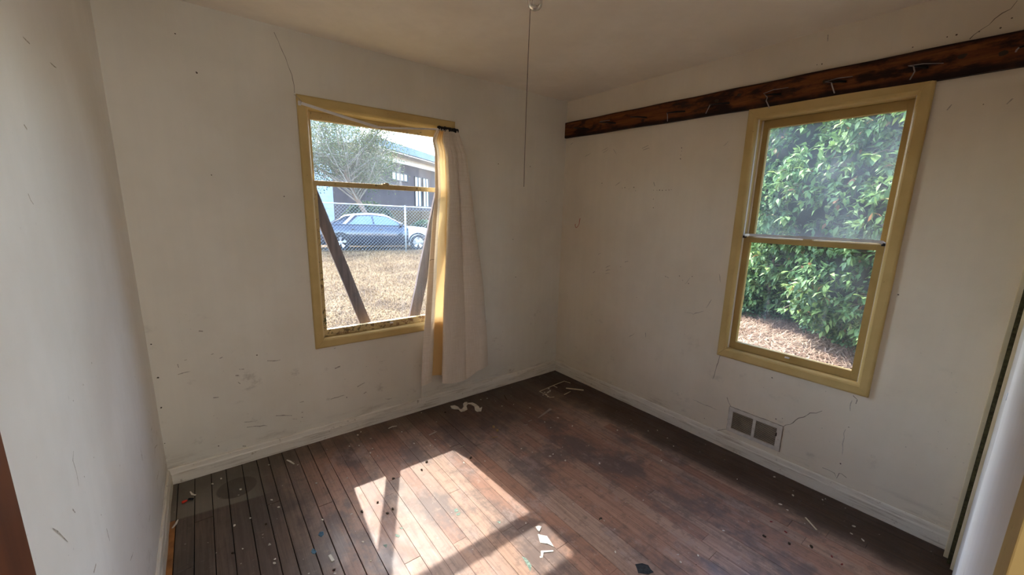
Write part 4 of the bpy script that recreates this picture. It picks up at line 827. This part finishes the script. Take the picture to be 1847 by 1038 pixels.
def lawn_pts(n):
    x = RS.uniform(-1.8, 6.6, n); t = RS.uniform(0, 1, n)**1.3
    ymax = 12.36-.352*(x+1.9)-.15; y = .5+(ymax-.5)*t
    m = ~((x > 2.2) & (y < 5.5)); x = np.where(m, x, x-4.2)
    return x, y
blades(110000, lawn_pts, .10, .0042, .9, 'dry_grass', M['straw'], 'cut dry straw-coloured grass covering the lawn beyond the curtained window', 'grass')
def lit_pts(n):
    s = RS.uniform(-.35, 1.2, n); q = RS.uniform(0, 3.6, n)
    bx_, by_ = 5.84-1.29*s*1.6+.6, .63-1.98*s*1.6
    return np.maximum(.3, bx_-q*.95), by_+q*.25
blades(26000, lit_pts, .16, .0050, .5, 'leaf_litter', M['litter'], 'brown straw and leaf litter on the ground before the hedge', 'leaf litter')

# ------------------------------------------------------------ hedge seen through the right window
hd = empty('hedge', (5.2, -.35, -.35)); tag(hd, 'tall dense green broad-leaved hedge outside the right window', 'hedge')
HA = np.array([8.1, 4.1]); HB = np.array([2.0, -5.3]); HN = np.array([-.838, .546])
def prof_off(z): return np.interp(z, [-.4, .2, .9, 1.6, 2.4, 3.1, 3.6, 4.1], [.0, .22, .50, .62, .70, .55, .2, -.5])
def bump2(s, z): return .20*np.sin(s*23+z*1.7)+.16*np.sin(s*47-z*2.9+1.3)+.12*np.sin(s*11+z*4.3)+.10*np.sin(s*71+z*6.1)
def hsurf(s, z, extra=0.0):
    b = HA[None]*(1-s[:, None])+HB[None]*s[:, None]; o_ = prof_off(z)+bump2(s, z)+extra
    P = b+HN[None]*o_[:, None]; return np.stack([P[:, 0], P[:, 1], z], 1)
# inner mass
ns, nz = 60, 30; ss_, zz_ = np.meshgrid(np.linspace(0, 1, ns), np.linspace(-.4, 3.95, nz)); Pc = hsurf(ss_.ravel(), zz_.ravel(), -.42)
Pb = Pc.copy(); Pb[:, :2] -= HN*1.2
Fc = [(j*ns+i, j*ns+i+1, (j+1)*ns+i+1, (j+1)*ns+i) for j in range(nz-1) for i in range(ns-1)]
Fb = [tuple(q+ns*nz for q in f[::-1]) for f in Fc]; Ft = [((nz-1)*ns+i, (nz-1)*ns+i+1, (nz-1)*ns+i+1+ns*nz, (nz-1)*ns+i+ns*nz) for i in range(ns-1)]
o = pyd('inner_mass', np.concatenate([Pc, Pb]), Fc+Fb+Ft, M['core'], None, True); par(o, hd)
def leaf_cloud(P, dirs, L, wd, name, mat, parent, droop=.25, tints=None):
    """P (n,3) bases, dirs (n,3) unit"""
    n = len(P); upv = np.array([0, 0, 1.0]) + RS.normal(0, .35, (n, 3)); s = np.cross(dirs, upv); s /= np.linalg.norm(s, axis=1)[:, None]+1e-9
    nn = np.cross(s, dirs); L = L[:, None]; W_ = (wd*L)
    mid = P+dirs*L*.5; tip = P+dirs*L - nn*L*droop; lf = mid+s*W_-nn*W_*.35*0+nn*W_*.18; rg = mid-s*W_+nn*W_*.18; md = mid-nn*L*.02
    V = np.stack([P, lf, tip, rg, md], 1).reshape(-1, 3); k = np.arange(n)[:, None]*5
    F = np.concatenate([k+np.array([[0, 4, 1]]), k+np.array([[1, 4, 2]]), k+np.array([[2, 4, 3]]), k+np.array([[3, 4, 0]])], 1).reshape(-1, 3)
    t0 = tints if tints is not None else RS.uniform(0, 1, n)
    tint = np.repeat(np.stack([t0, RS.uniform(0, 1, n), t0, np.ones(n)], 1), 5, 0)
    o = np_mesh(name, V, F, tint, mat); par(o, parent); o['kind'] = 'stuff'; return o
NC = 6500
s_ = RS.uniform(0.12, .95, NC); z_ = RS.uniform(-.1, 4.1, NC); dep = -RS.exponential(.14, NC)+.10
Pc_ = hsurf(s_, z_, dep)
outw = np.stack([np.full(NC, HN[0]), np.full(NC, HN[1]), np.zeros(NC)], 1)
axis = outw*.8+RS.normal(0, .45, (NC, 3)); axis[:, 2] += .1; axis /= np.linalg.norm(axis, axis=1)[:, None]
K = 6; Pl = []; Dl = []; Tl = []; Ll = []
ctint = np.clip(RS.normal(.42, .20, NC)+.10*(dep > 0), 0, 1)
for k in range(K):
    r = RS.normal(0, 1, (NC, 3)); r -= axis*(r*axis).sum(1)[:, None]; r /= np.linalg.norm(r, axis=1)[:, None]
    d = axis*.5+r*.85; d[:, 2] -= .35; d /= np.linalg.norm(d, axis=1)[:, None]
    Pl.append(Pc_+axis*(k*.012)); Dl.append(d); Tl.append(np.clip(ctint+RS.normal(0, .10, NC), 0, 1)); Ll.append(RS.uniform(.08, .145, NC))
Pl = np.concatenate(Pl); Dl = np.concatenate(Dl); Tl = np.concatenate(Tl); Ll = np.concatenate(Ll)
leaf_cloud(Pl, Dl, Ll, .20, 'foliage', M['laurel'], hd, .25, Tl)
NI = 16000; s_ = RS.uniform(.12, .95, NI); z_ = np.abs(RS.normal(0, .55, NI))-.33; P_ = hsurf(s_, z_, RS.uniform(-.35, .12, NI))
d = RS.normal(0, 1, (NI, 3))+np.array([HN[0], HN[1], -.3]); d /= np.linalg.norm(d, axis=1)[:, None]
leaf_cloud(P_, d, RS.uniform(.04, .075, NI), .36, 'ground_ivy', M['ivy'], hd, .15)
# single broad leaves that stand out, each its own object, sharing three meshes
LM = []
for q in range(3):
    L_ = 1.0; wv = .26+.03*q; V = [(0, 0, 0)]
    pts = [(.12, .45), (.32, .95), (.55, 1.0), (.78, .62), (1.0, 0)]
    Vs = [(0, 0, 0)]+[(t_, wv*w_, .05*w_-.22*t_*t_) for t_, w_ in pts[:-1]]+[(1, 0, -.25)]+[(t_, -wv*w_, .05*w_-.22*t_*t_) for t_, w_ in pts[-2::-1]]+[(t_, 0, -.22*t_*t_-.02) for t_ in (.12, .32, .55, .78)]
    F_ = [(0, 10, 1), (1, 10, 11, 2), (2, 11, 12, 3), (3, 12, 13, 4), (4, 13, 5), (5, 13, 6), (6, 13, 12, 7), (7, 12, 11, 8), (8, 11, 10, 9), (9, 10, 0)]
    me = bpy.data.meshes.new('leaf'); me.from_pydata(Vs, [], F_); me.materials.append(M['leaf']); me.update(); LM.append(me)
cnt = 0
twigs = []
# sprigs on the part of the hedge the window shows
for c in range(44):
    s0 = RS.uniform(.30, .74); z0_ = RS.uniform(.2, 3.5); base_ = hsurf(np.array([s0]), np.array([z0_]), -.10)[0]
    out = Vector((HN[0]+RS.normal(0, .3), HN[1]+RS.normal(0, .3), RS.normal(.05, .25))).normalized(); ln = RS.uniform(.28, .42)
    tip = Vector(base_)+out*ln+Vector((0, 0, -.05)); twigs.append([Vector(base_), Vector(base_)+out*ln*.6+Vector((0, 0, .01)), tip])
    for k in range(6):
        a = k/6*2*math.pi+RS.uniform(0, .6); side = out.cross(Vector((0, 0, 1))).normalized(); upq = side.cross(out)
        d = (out*.55+side*math.cos(a)*.8+upq*math.sin(a)*.5+Vector((0, 0, -.35))).normalized()
        lo_ = bpy.data.objects.new('leaf', LM[RS.randint(3)]); C.objects.link(lo_); lo_.parent = hd
        q = d.to_track_quat('X', 'Z'); sc = RS.uniform(.10, .145)
        lo_.matrix_parent_inverse = Matrix.Translation(-hd.location)
        lo_.matrix_basis = Matrix.Translation(tip-out*(k*.016)) @ q.to_matrix().to_4x4() @ Matrix.Diagonal((sc, sc, sc, 1)); cnt += 1
for c, tw in enumerate(twigs[:40]): par(tube('twig', tw, .004, M['bark'], None, 5), hd)
for k in range(14):
    s0 = RS.uniform(.25, .8); P0 = hsurf(np.array([s0]), np.array([-.4]), -.35)[0]; pth = [Vector(P0)]
    for q in range(7): pth.append(pth[-1]+Vector((RS.normal(0, .08), RS.normal(0, .08), .50)))
    par(tube('branch', pth, .02, M['bark'], None, 6, [.03-.003*i for i in range(8)]), hd)

# ------------------------------------------------------------ chain-link fence
FA = Vector((-1.9, 12.44)); FB = Vector((9.3, 8.50)); FD = (FB-FA).normalized(); FLN = (FB-FA).length
fc = empty('chain_link_fence', (3.04, 10.70, .05)); tag(fc, 'galvanised chain-link fence at the end of the dry lawn', 'fence')
def fz(s): return 1.745 - .0245*s                    # top rail height falls to the right
def fp(s, z): return Vector((FA.x+FD.x*s, FA.y+FD.y*s, z))
par(tube('top_rail', [fp(s, fz(s)) for s in (0, 4, 8, FLN)], .021, M['galv'], None, 8), fc)
for s in (1.9, 5.23, 8.56, 11.8):
    par(tube('post', [fp(s, gz(*fp(s, 0).xy)-.05), fp(s, fz(s)+.02)], .03, M['galv'], None, 10), fc)
    par(tube('post_cap', [fp(s, fz(s)+.015), fp(s, fz(s)+.05)], .034, M['galv'], None, 10, [.034, .012]), fc)
V = []; F = []; zb_ = .13; sp_ = .11
def wire(pa, pb, r=.0028, off=0.0):
    d = (pb-pa).normalized(); nrm = Vector((-FD.y, FD.x, 0)); s = d.cross(nrm); b0 = len(V)
    for q in (pa, pb):
        for k in range(3): V.append(q+nrm*off+s*r*math.cos(k*2.094)+nrm*r*math.sin(k*2.094))
    for k in range(3): F.append((b0+k, b0+(k+1) % 3, b0+3+(k+1) % 3, b0+3+k))
hh = 1.52; i = -hh
while i < FLN:
    for sg in (1, -1):
        s0, s1 = (i, i+hh) if sg > 0 else (i+hh, i)
        za, zbb = zb_, zb_+hh
        a0_, a1_ = s0, s1
        # clip to the fence length
        def cl_(sv): return min(FLN, max(0, sv))
        t0 = (cl_(s0)-s0)/(s1-s0); t1 = (cl_(s1)-s0)/(s1-s0)
        if t1 > t0: wire(fp(s0+(s1-s0)*t0, za+hh*t0), fp(s0+(s1-s0)*t1, za+hh*t1), .0028, .004*sg)
    i += sp_
me_o = pyd('mesh_wire', V, F, M['galv']); par(me_o, fc); me_o['kind'] = 'stuff'

# ------------------------------------------------------------ car behind the fence
car = empty('car', (3.05, 13.55, -.06), math.radians(-19.4)); tag(car, 'dark blue sedan with a white front fender parked behind the chain-link fence', 'car')
CW = .84
def cpar(o): o.parent = car; return o
# side outline: x from rear (0) to front (4.5); centre it
ST = [(-2.25, .34, .62, .86), (-2.18, .26, .70, .93), (-2.0, .22, .78, .96), (-1.5, .20, .84, .985), (-.9, .19, .85, .975), (0, .19, .85, .955), (.7, .19, .85, .93), (1.15, .20, .85, .905)]
def body(st, name, mat):
    V = []; F = []
    for (x, zb, hwid, zt) in st:
        prof = [(hwid*.86, zb), (hwid*.98, zb+.12), (hwid, zb+(zt-zb)*.55), (hwid*.97, zt-.05), (hwid*.90, zt), (0, zt+.03)]
        ring = [(x, a, z) for a, z in prof] + [(x, -a, z) for a, z in prof[-2::-1]]; V += ring
    m = 11
    for i in range(len(st)-1):
        for j in range(m): F.append((i*m+j, i*m+(j+1) % m, (i+1)*m+(j+1) % m, (i+1)*m+j))
    F += [tuple(range(m)), tuple(range(len(st)*m-1, (len(st)-1)*m-1, -1))]
    o = pyd(name, V, F, mat, car, True)
    bm = bmesh.new(); bm.from_mesh(o.data); bmesh.ops.recalc_face_normals(bm, faces=bm.faces[:]); bm.to_mesh(o.data); bm.free(); return o
body(ST, 'body', M['navy'])
body([(1.15, .20, .853, .905), (1.5, .20, .85, .885), (1.85, .21, .82, .84), (2.10, .23, .74, .77), (2.22, .28, .64, .66), (2.27, .34, .55, .58)], 'front_fender', M['carwhite'])['label'] = 'white front fender and hood'
# greenhouse
GH = [(-1.75, .99, .99, .70), (-1.15, .98, 1.33, .58), (-.75, .975, 1.39, .56), (-.2, .965, 1.41, .56), (.25, .955, 1.37, .56), (.60, .95, 1.22, .60), (1.12, .925, .93, .68)]
V = []; F = []
for (x, zbl, ztp, wt) in GH:
    wb_ = .76; f = (ztp-zbl)
    V += [(x, wb_, zbl-.02), (x, wb_+(wt-wb_)*min(1, f/.4)*.95, max(zbl-.01, ztp-.045)), (x, wt*.85, ztp), (x, -wt*.85, ztp), (x, -(wb_+(wt-wb_)*min(1, f/.4)*.95), max(zbl-.01, ztp-.045)), (x, -wb_, zbl-.02)]
for i in range(len(GH)-1):
    for j in range(5): F.append((i*6+j, i*6+j+1, (i+1)*6+j+1, (i+1)*6+j))
o = pyd('cabin', V, F, M['navy'], car, True)
bm = bmesh.new(); bm.from_mesh(o.data); bmesh.ops.recalc_face_normals(bm, faces=bm.faces[:]); bm.to_mesh(o.data); bm.free()
# roof skin, its white colour stands in for the reflected sky
V = []; F = []
for (x, zbl, ztp, wt) in [(-1.30, 0, 1.262, .58), (-1.15, 0, 1.338, .56), (-.75, 0, 1.398, .54), (-.2, 0, 1.418, .54), (.25, 0, 1.378, .54), (.52, 0, 1.262, .56)]:
    V += [(x, wt+.045, ztp-.062), (x, wt*.9, ztp+.006), (x, -wt*.9, ztp+.006), (x, -wt-.045, ztp-.062)]
F = [(i*4+j, i*4+j+1, (i+1)*4+j+1, (i+1)*4+j) for i in range(5) for j in range(3)]
pyd('roof', V, F, M['carwhite'], car, True)['label'] = 'roof with the sky reflection painted white'
def sidewin(name, pts, mat, sgn, off=.012):
    V = []
    for (x, z) in pts:
        f = min(1, max(0, (z-.95)/.42)); y = .765+(.575-.765)*f; V.append((x, sgn*(y+off), z))
    return pyd(name, V, [tuple(range(len(V))) if sgn > 0 else tuple(range(len(V)-1, -1, -1))], mat, car)
for sg in (-1, 1):
    sidewin('rear_side_window', [(-1.02, 1.00), (-.15, .99), (-.22, 1.315), (-.68, 1.30)], M['carglass'], sg)
    sidewin('front_side_window', [(-.09, .99), (.92, .965), (.58, 1.16), (.30, 1.29), (-.16, 1.318)], M['carglass'], sg)
    sidewin('quarter_trim', [(-1.24, 1.01), (-1.12, 1.01), (-.80, 1.325), (-.92, 1.325)], M['carwhite'], sg, .016)  # white paints in the reflection on the chrome trim
    boxes('mirror', [(.80, .96, sg*.80-.07, sg*.80+.07, .96, 1.07)], M['navy'], car, .02)
    for hx in (-.95, .05): boxes('door_handle', [(hx, hx+.16, sg*.842-.012, sg*.842+.012, .80, .83)], M['navy'], car, .004)
    boxes('tail_light', [(-2.262, -2.06, sg*.60-.11, sg*.60+.11, .66, .80)], M['taillight'], car, .02)
V = [(-1.72, .60, 1.00), (-1.72, -.60, 1.00), (-1.20, -.50, 1.325), (-1.20, .50, 1.325)]
pyd('rear_window', [(a-.012, b, c+.014) for a, b, c in V], [(3, 2, 1, 0)], M['carglass'], car)
pyd('windscreen', [(1.09+.012, .60, .945+.014), (1.09+.012, -.60, .945+.014), (.50, -.50, 1.275), (.50, .50, 1.275)], [(0, 1, 2, 3)], M['carglass'], car)
boxes('rear_bumper', [(-2.33, -2.12, -.74, .74, .30, .52)], M['navy'], car, .05)
boxes('front_bumper', [(2.12, 2.34, -.66, .66, .24, .46)], M['carwhite'], car, .05)
for wx in (-1.33, 1.52):
    for sg in (-1, 1):
        wr_ = bpy.data.objects.new('wheel', None); 
        bm = bmesh.new(); n = 28
        prf = [(.20, .09), (.29, .10), (.315, .08), (.32, 0), (.315, -.08), (.29, -.10), (.20, -.09)]
        rings = [[bm.verts.new((r*math.cos(2*math.pi*k/n), yv, r*math.sin(2*math.pi*k/n))) for r, yv in prf] for k in range(n)]
        for k in range(n):
            for j in range(6): bm.faces.new((rings[k][j], rings[k][j+1], rings[(k+1) % n][j+1], rings[(k+1) % n][j]))
        me = bpy.data.meshes.new('wheel'); bm.to_mesh(me); bm.free(); me.polygons.foreach_set('use_smooth', [True]*len(me.polygons))
        wo = link('wheel', me, M['tyre'], car, (wx, sg*.755, .32))
        V = [(0, sg*.085, 0)]; F = []
        for k in range(20):
            a = 2*math.pi*k/20; r = .205 if k % 4 < 2 else .195
            V += [(r*math.cos(a), sg*.098, r*math.sin(a)), (.06*math.cos(a), sg*.075, .06*math.sin(a))]
        F = [(0, 2+2*k, 2+2*((k+1) % 20)) for k in range(20)] + [(1+2*k, 1+2*((k+1) % 20), 2+2*((k+1) % 20), 2+2*k) for k in range(20) if k % 4 < 2]
        pyd('rim', V, F, M['alloy'], wo)
        # arch shadow ring
        bm = bmesh.new(); A = [bm.verts.new((wx+.385*math.cos(a), sg*.852, .32+.385*math.sin(a))) for a in [math.pi*k/14 for k in range(15)]]
        B = [bm.verts.new((wx+.325*math.cos(a), sg*.853, .32+.325*math.sin(a))) for a in [math.pi*k/14 for k in range(15)]]
        for k in range(14): bm.faces.new((A[k], A[k+1], B[k+1], B[k]))
        me = bpy.data.meshes.new('wheel_arch'); bm.to_mesh(me); bm.free(); link('wheel_arch', me, M['tyre'], car)

# ------------------------------------------------------------ buildings beyond
def frame_obj(root_name, label, cat, p0, p1):
    p0 = Vector(p0); p1 = Vector(p1); ang = math.atan2(p1.y-p0.y, p1.x-p0.x)
    e = empty(root_name, p0, ang); tag(e, label, cat); return e, (p1-p0).length
# local frame: x along facade, -y towards us
hs, Lh = frame_obj('neighbour_house', 'brown flat-roofed house with slate fascia behind the bare tree', 'house', (4.2, 18.4, -.4), (14.0, 26.0, -.4))
boxes('wall', [(0, Lh, 0, 1.9, 0, 4.62)], M['housewall'], hs)
boxes('roof', [(-.7, Lh+.6, -.9, 2.2, 5.02, 5.30)], M['roofgrey'], hs, .02)
boxes('fascia', [(-.72, Lh+.62, -.95, -.88, 4.95, 5.34)], M['fasciablue'], hs, .01)
boxes('soffit', [(-.7, Lh+.6, -.86, .0, 4.88, 4.94)], M['soffit'], hs)
boxes('frieze', [(0, Lh, -.04, -.002, 4.56, 4.88)], M['soffit'], hs)
for (a, b, c, e_, nb) in ((2.6, 4.3, 3.62, 3.98, 3), (5.25, 6.05, 2.2, 3.95, 1), (6.35, 7.10, 2.2, 3.95, 1), (8.6, 10.2, 2.5, 3.9, 2)):
    fo = boxes('window', [(a-.06, b+.06, -.05, -.001, c-.06, c), (a-.06, b+.06, -.05, -.001, e_, e_+.06), (a-.06, a, -.05, -.001, c, e_), (b, b+.06, -.05, -.001, c, e_)] + [(a+(b-a)*k/(nb+1)-.02, a+(b-a)*k/(nb+1)+.02, -.05, -.012, c, e_) for k in range(1, nb+1)] + ([(a, b, -.05, -.012, (c+e_)/2+.3, (c+e_)/2+.34)] if e_-c > 1 else []), M['darkframe'], hs)
    boxes('pane', [(a, b, -.011, -.002, c, e_)], M['farglass'], fo)
pb_, Lp = frame_obj('neighbour_building', 'pale blue sided building behind the tree at the left', 'house', (-4.5, 30.5, -.4), (7.4, 28.9, -.4))
boxes('wall', [(0, Lp, 0, 5, 0, 9.4)], M['paleblue'], pb_)
for k in range(33): boxes('siding_board', [(0, Lp, -.022, 0, .3+k*.27, .3+k*.27+.245)], M['paleblue'], pb_)
boxes('roof', [(-.4, Lp+.3, -.5, 5.4, 9.4, 9.6)], M['fasciablue'], pb_, .02)
for (a, b, c, e_) in ((7.3, 8.4, 4.3, 6.0), (9.6, 10.6, 4.3, 6.0), (4.6, 5.7, 4.3, 6.0)):
    fo = boxes('window', [(a-.10, b+.10, -.06, -.023, c-.10, c), (a-.10, b+.10, -.06, -.023, e_, e_+.10), (a-.10, a, -.06, -.023, c, e_), (b, b+.10, -.06, -.023, c, e_), ((a+b)/2-.03, (a+b)/2+.03, -.06, -.034, c, e_)], M['soffit'], pb_)
    boxes('pane', [(a, b, -.033, -.024, c, e_)], M['farglass'], fo)

# ------------------------------------------------------------ tree and shrubs beyond the fence
def twig_tree(name, base, h, n_l1, spread, crown_c, crown_r, nleaf, label, cat):
    root = empty(name, base); tag(root, label, cat); B = Vector(base); cc = Vector(crown_c)
    top = cc+Vector((0, 0, -crown_r[2]*.5)); par(tube('trunk', [B, B.lerp(top, .35)+Vector((.08, 0, 0)), B.lerp(top, .7)-Vector((.05, 0, 0)), top], .1, M['bark'], None, 8, [.13, .10, .085, .07]), root)
    tips = []
    rs = random.Random(5)
    for k in range(n_l1):
        a = rs.uniform(0, 6.28); el = rs.uniform(-.5, 1.1)
        e1 = cc+Vector((crown_r[0]*math.cos(a)*math.cos(el), crown_r[1]*math.sin(a)*math.cos(el), crown_r[2]*math.sin(el)))*rs.uniform(.65, 1.0)
        st = B.lerp(top, rs.uniform(.55, 1.0)); m1 = st.lerp(e1, .45)+Vector((rs.uniform(-.3, .3), rs.uniform(-.3, .3), rs.uniform(0, .35)))
        par(tube('branch', [st, m1, e1], .03, M['twig'], None, 5, [.034, .022, .008]), root); tips += [m1, e1, m1.lerp(e1, .5)]
        for q in range(3):
            s2 = m1.lerp(e1, rs.uniform(0, .8)); e2 = s2+Vector((rs.uniform(-.6, .6), rs.uniform(-.6, .6), rs.uniform(-.4, .45)))
            par(tube('twig', [s2, s2.lerp(e2, .5)+Vector((rs.uniform(-.1, .1), 0, rs.uniform(-.1, .1))), e2], .01, M['twig'], None, 4, [.014, .010, .004]), root); tips += [e2, s2.lerp(e2, .6)]
    T = np.array([tuple(q) for q in tips]); idx = RS.randint(len(T), size=nleaf); P = T[idx]+RS.normal(0, .24, (nleaf, 3))
    d = RS.normal(0, 1, (nleaf, 3)); d /= np.linalg.norm(d, axis=1)[:, None]
    tn = np.clip(.25+.5*(P[:, 2]-P[:, 2].min())/(np.ptp(P[:, 2])+.01)+RS.normal(0, .2, nleaf), 0, 1)
    leaf_cloud(P, d, RS.uniform(.04, .085, nleaf), .3, 'foliage', M['olive'], root, .2, tn); return root
twig_tree('tree', (3.6, 14.9, -.1), 4.2, 60, 1, (2.0, 14.2, 3.95), (2.9, 1.4, 1.65), 34000, 'sparse olive-leaved tree with pale tangled twigs behind the parked car', 'tree')
def shrub(name, c, r, nl, mat, label, group=None):
    root = empty(name, (c[0], c[1], gz(c[0], c[1]))); tag(root, label, 'shrub', group)
    bm = bmesh.new(); bmesh.ops.create_icosphere(bm, subdivisions=3, radius=1.0)
    for v in bm.verts:
        f = .82+.12*math.sin(v.co.x*5+c[0])+.10*math.sin(v.co.y*7+v.co.z*4)
        v.co = Vector((c[0]+v.co.x*r[0]*f, c[1]+v.co.y*r[1]*f, c[2]+v.co.z*r[2]*f))
    me = bpy.data.meshes.new('inner_mass'); bm.to_mesh(me); bm.free(); par(link('inner_mass', me, M['core']), root)
    d = RS.normal(0, 1, (nl, 3)); d /= np.linalg.norm(d, axis=1)[:, None]; P = np.array(c)+d*np.array(r)*RS.uniform(.8, 1.02, nl)[:, None]
    d2 = d+RS.normal(0, .6, (nl, 3)); d2 /= np.linalg.norm(d2, axis=1)[:, None]
    leaf_cloud(P, d2, RS.uniform(.07, .13, nl), .3, 'foliage', mat, root, .2)
shrub('shrub', (0.9, 18.0, .9), (1.35, .8, 1.15), 2600, M['olive'], 'grey-green shrub left behind the car roof')
shrub('shrub', (3.75, 16.7, .80), (1.25, .7, 1.05), 2600, M['olive'], 'grey-green shrub behind the middle of the car')
shrub('shrub', (6.3, 15.55, .42), (1.15, .7, .62), 2600, M['ivy'], 'low dark green shrub right of the fence post')
shrub('shrub', (8.75, 14.7, .42), (1.15, .7, .62), 2400, M['ivy'], 'low dark green shrub half hidden by the curtain edge')
bk = pyd('grass_bank', [(3.9, 17.5, -.2), (10.9, 15.1, -.2), (11.6, 16.7, 1.45), (4.7, 18.3, 1.45), (4.9, 18.55, 1.5), (11.9, 17.3, 1.5)], [(0, 1, 2, 3), (3, 2, 5, 4)], M['lawn'])
tag(bk, 'dry grassy bank before the brown house', 'bank')
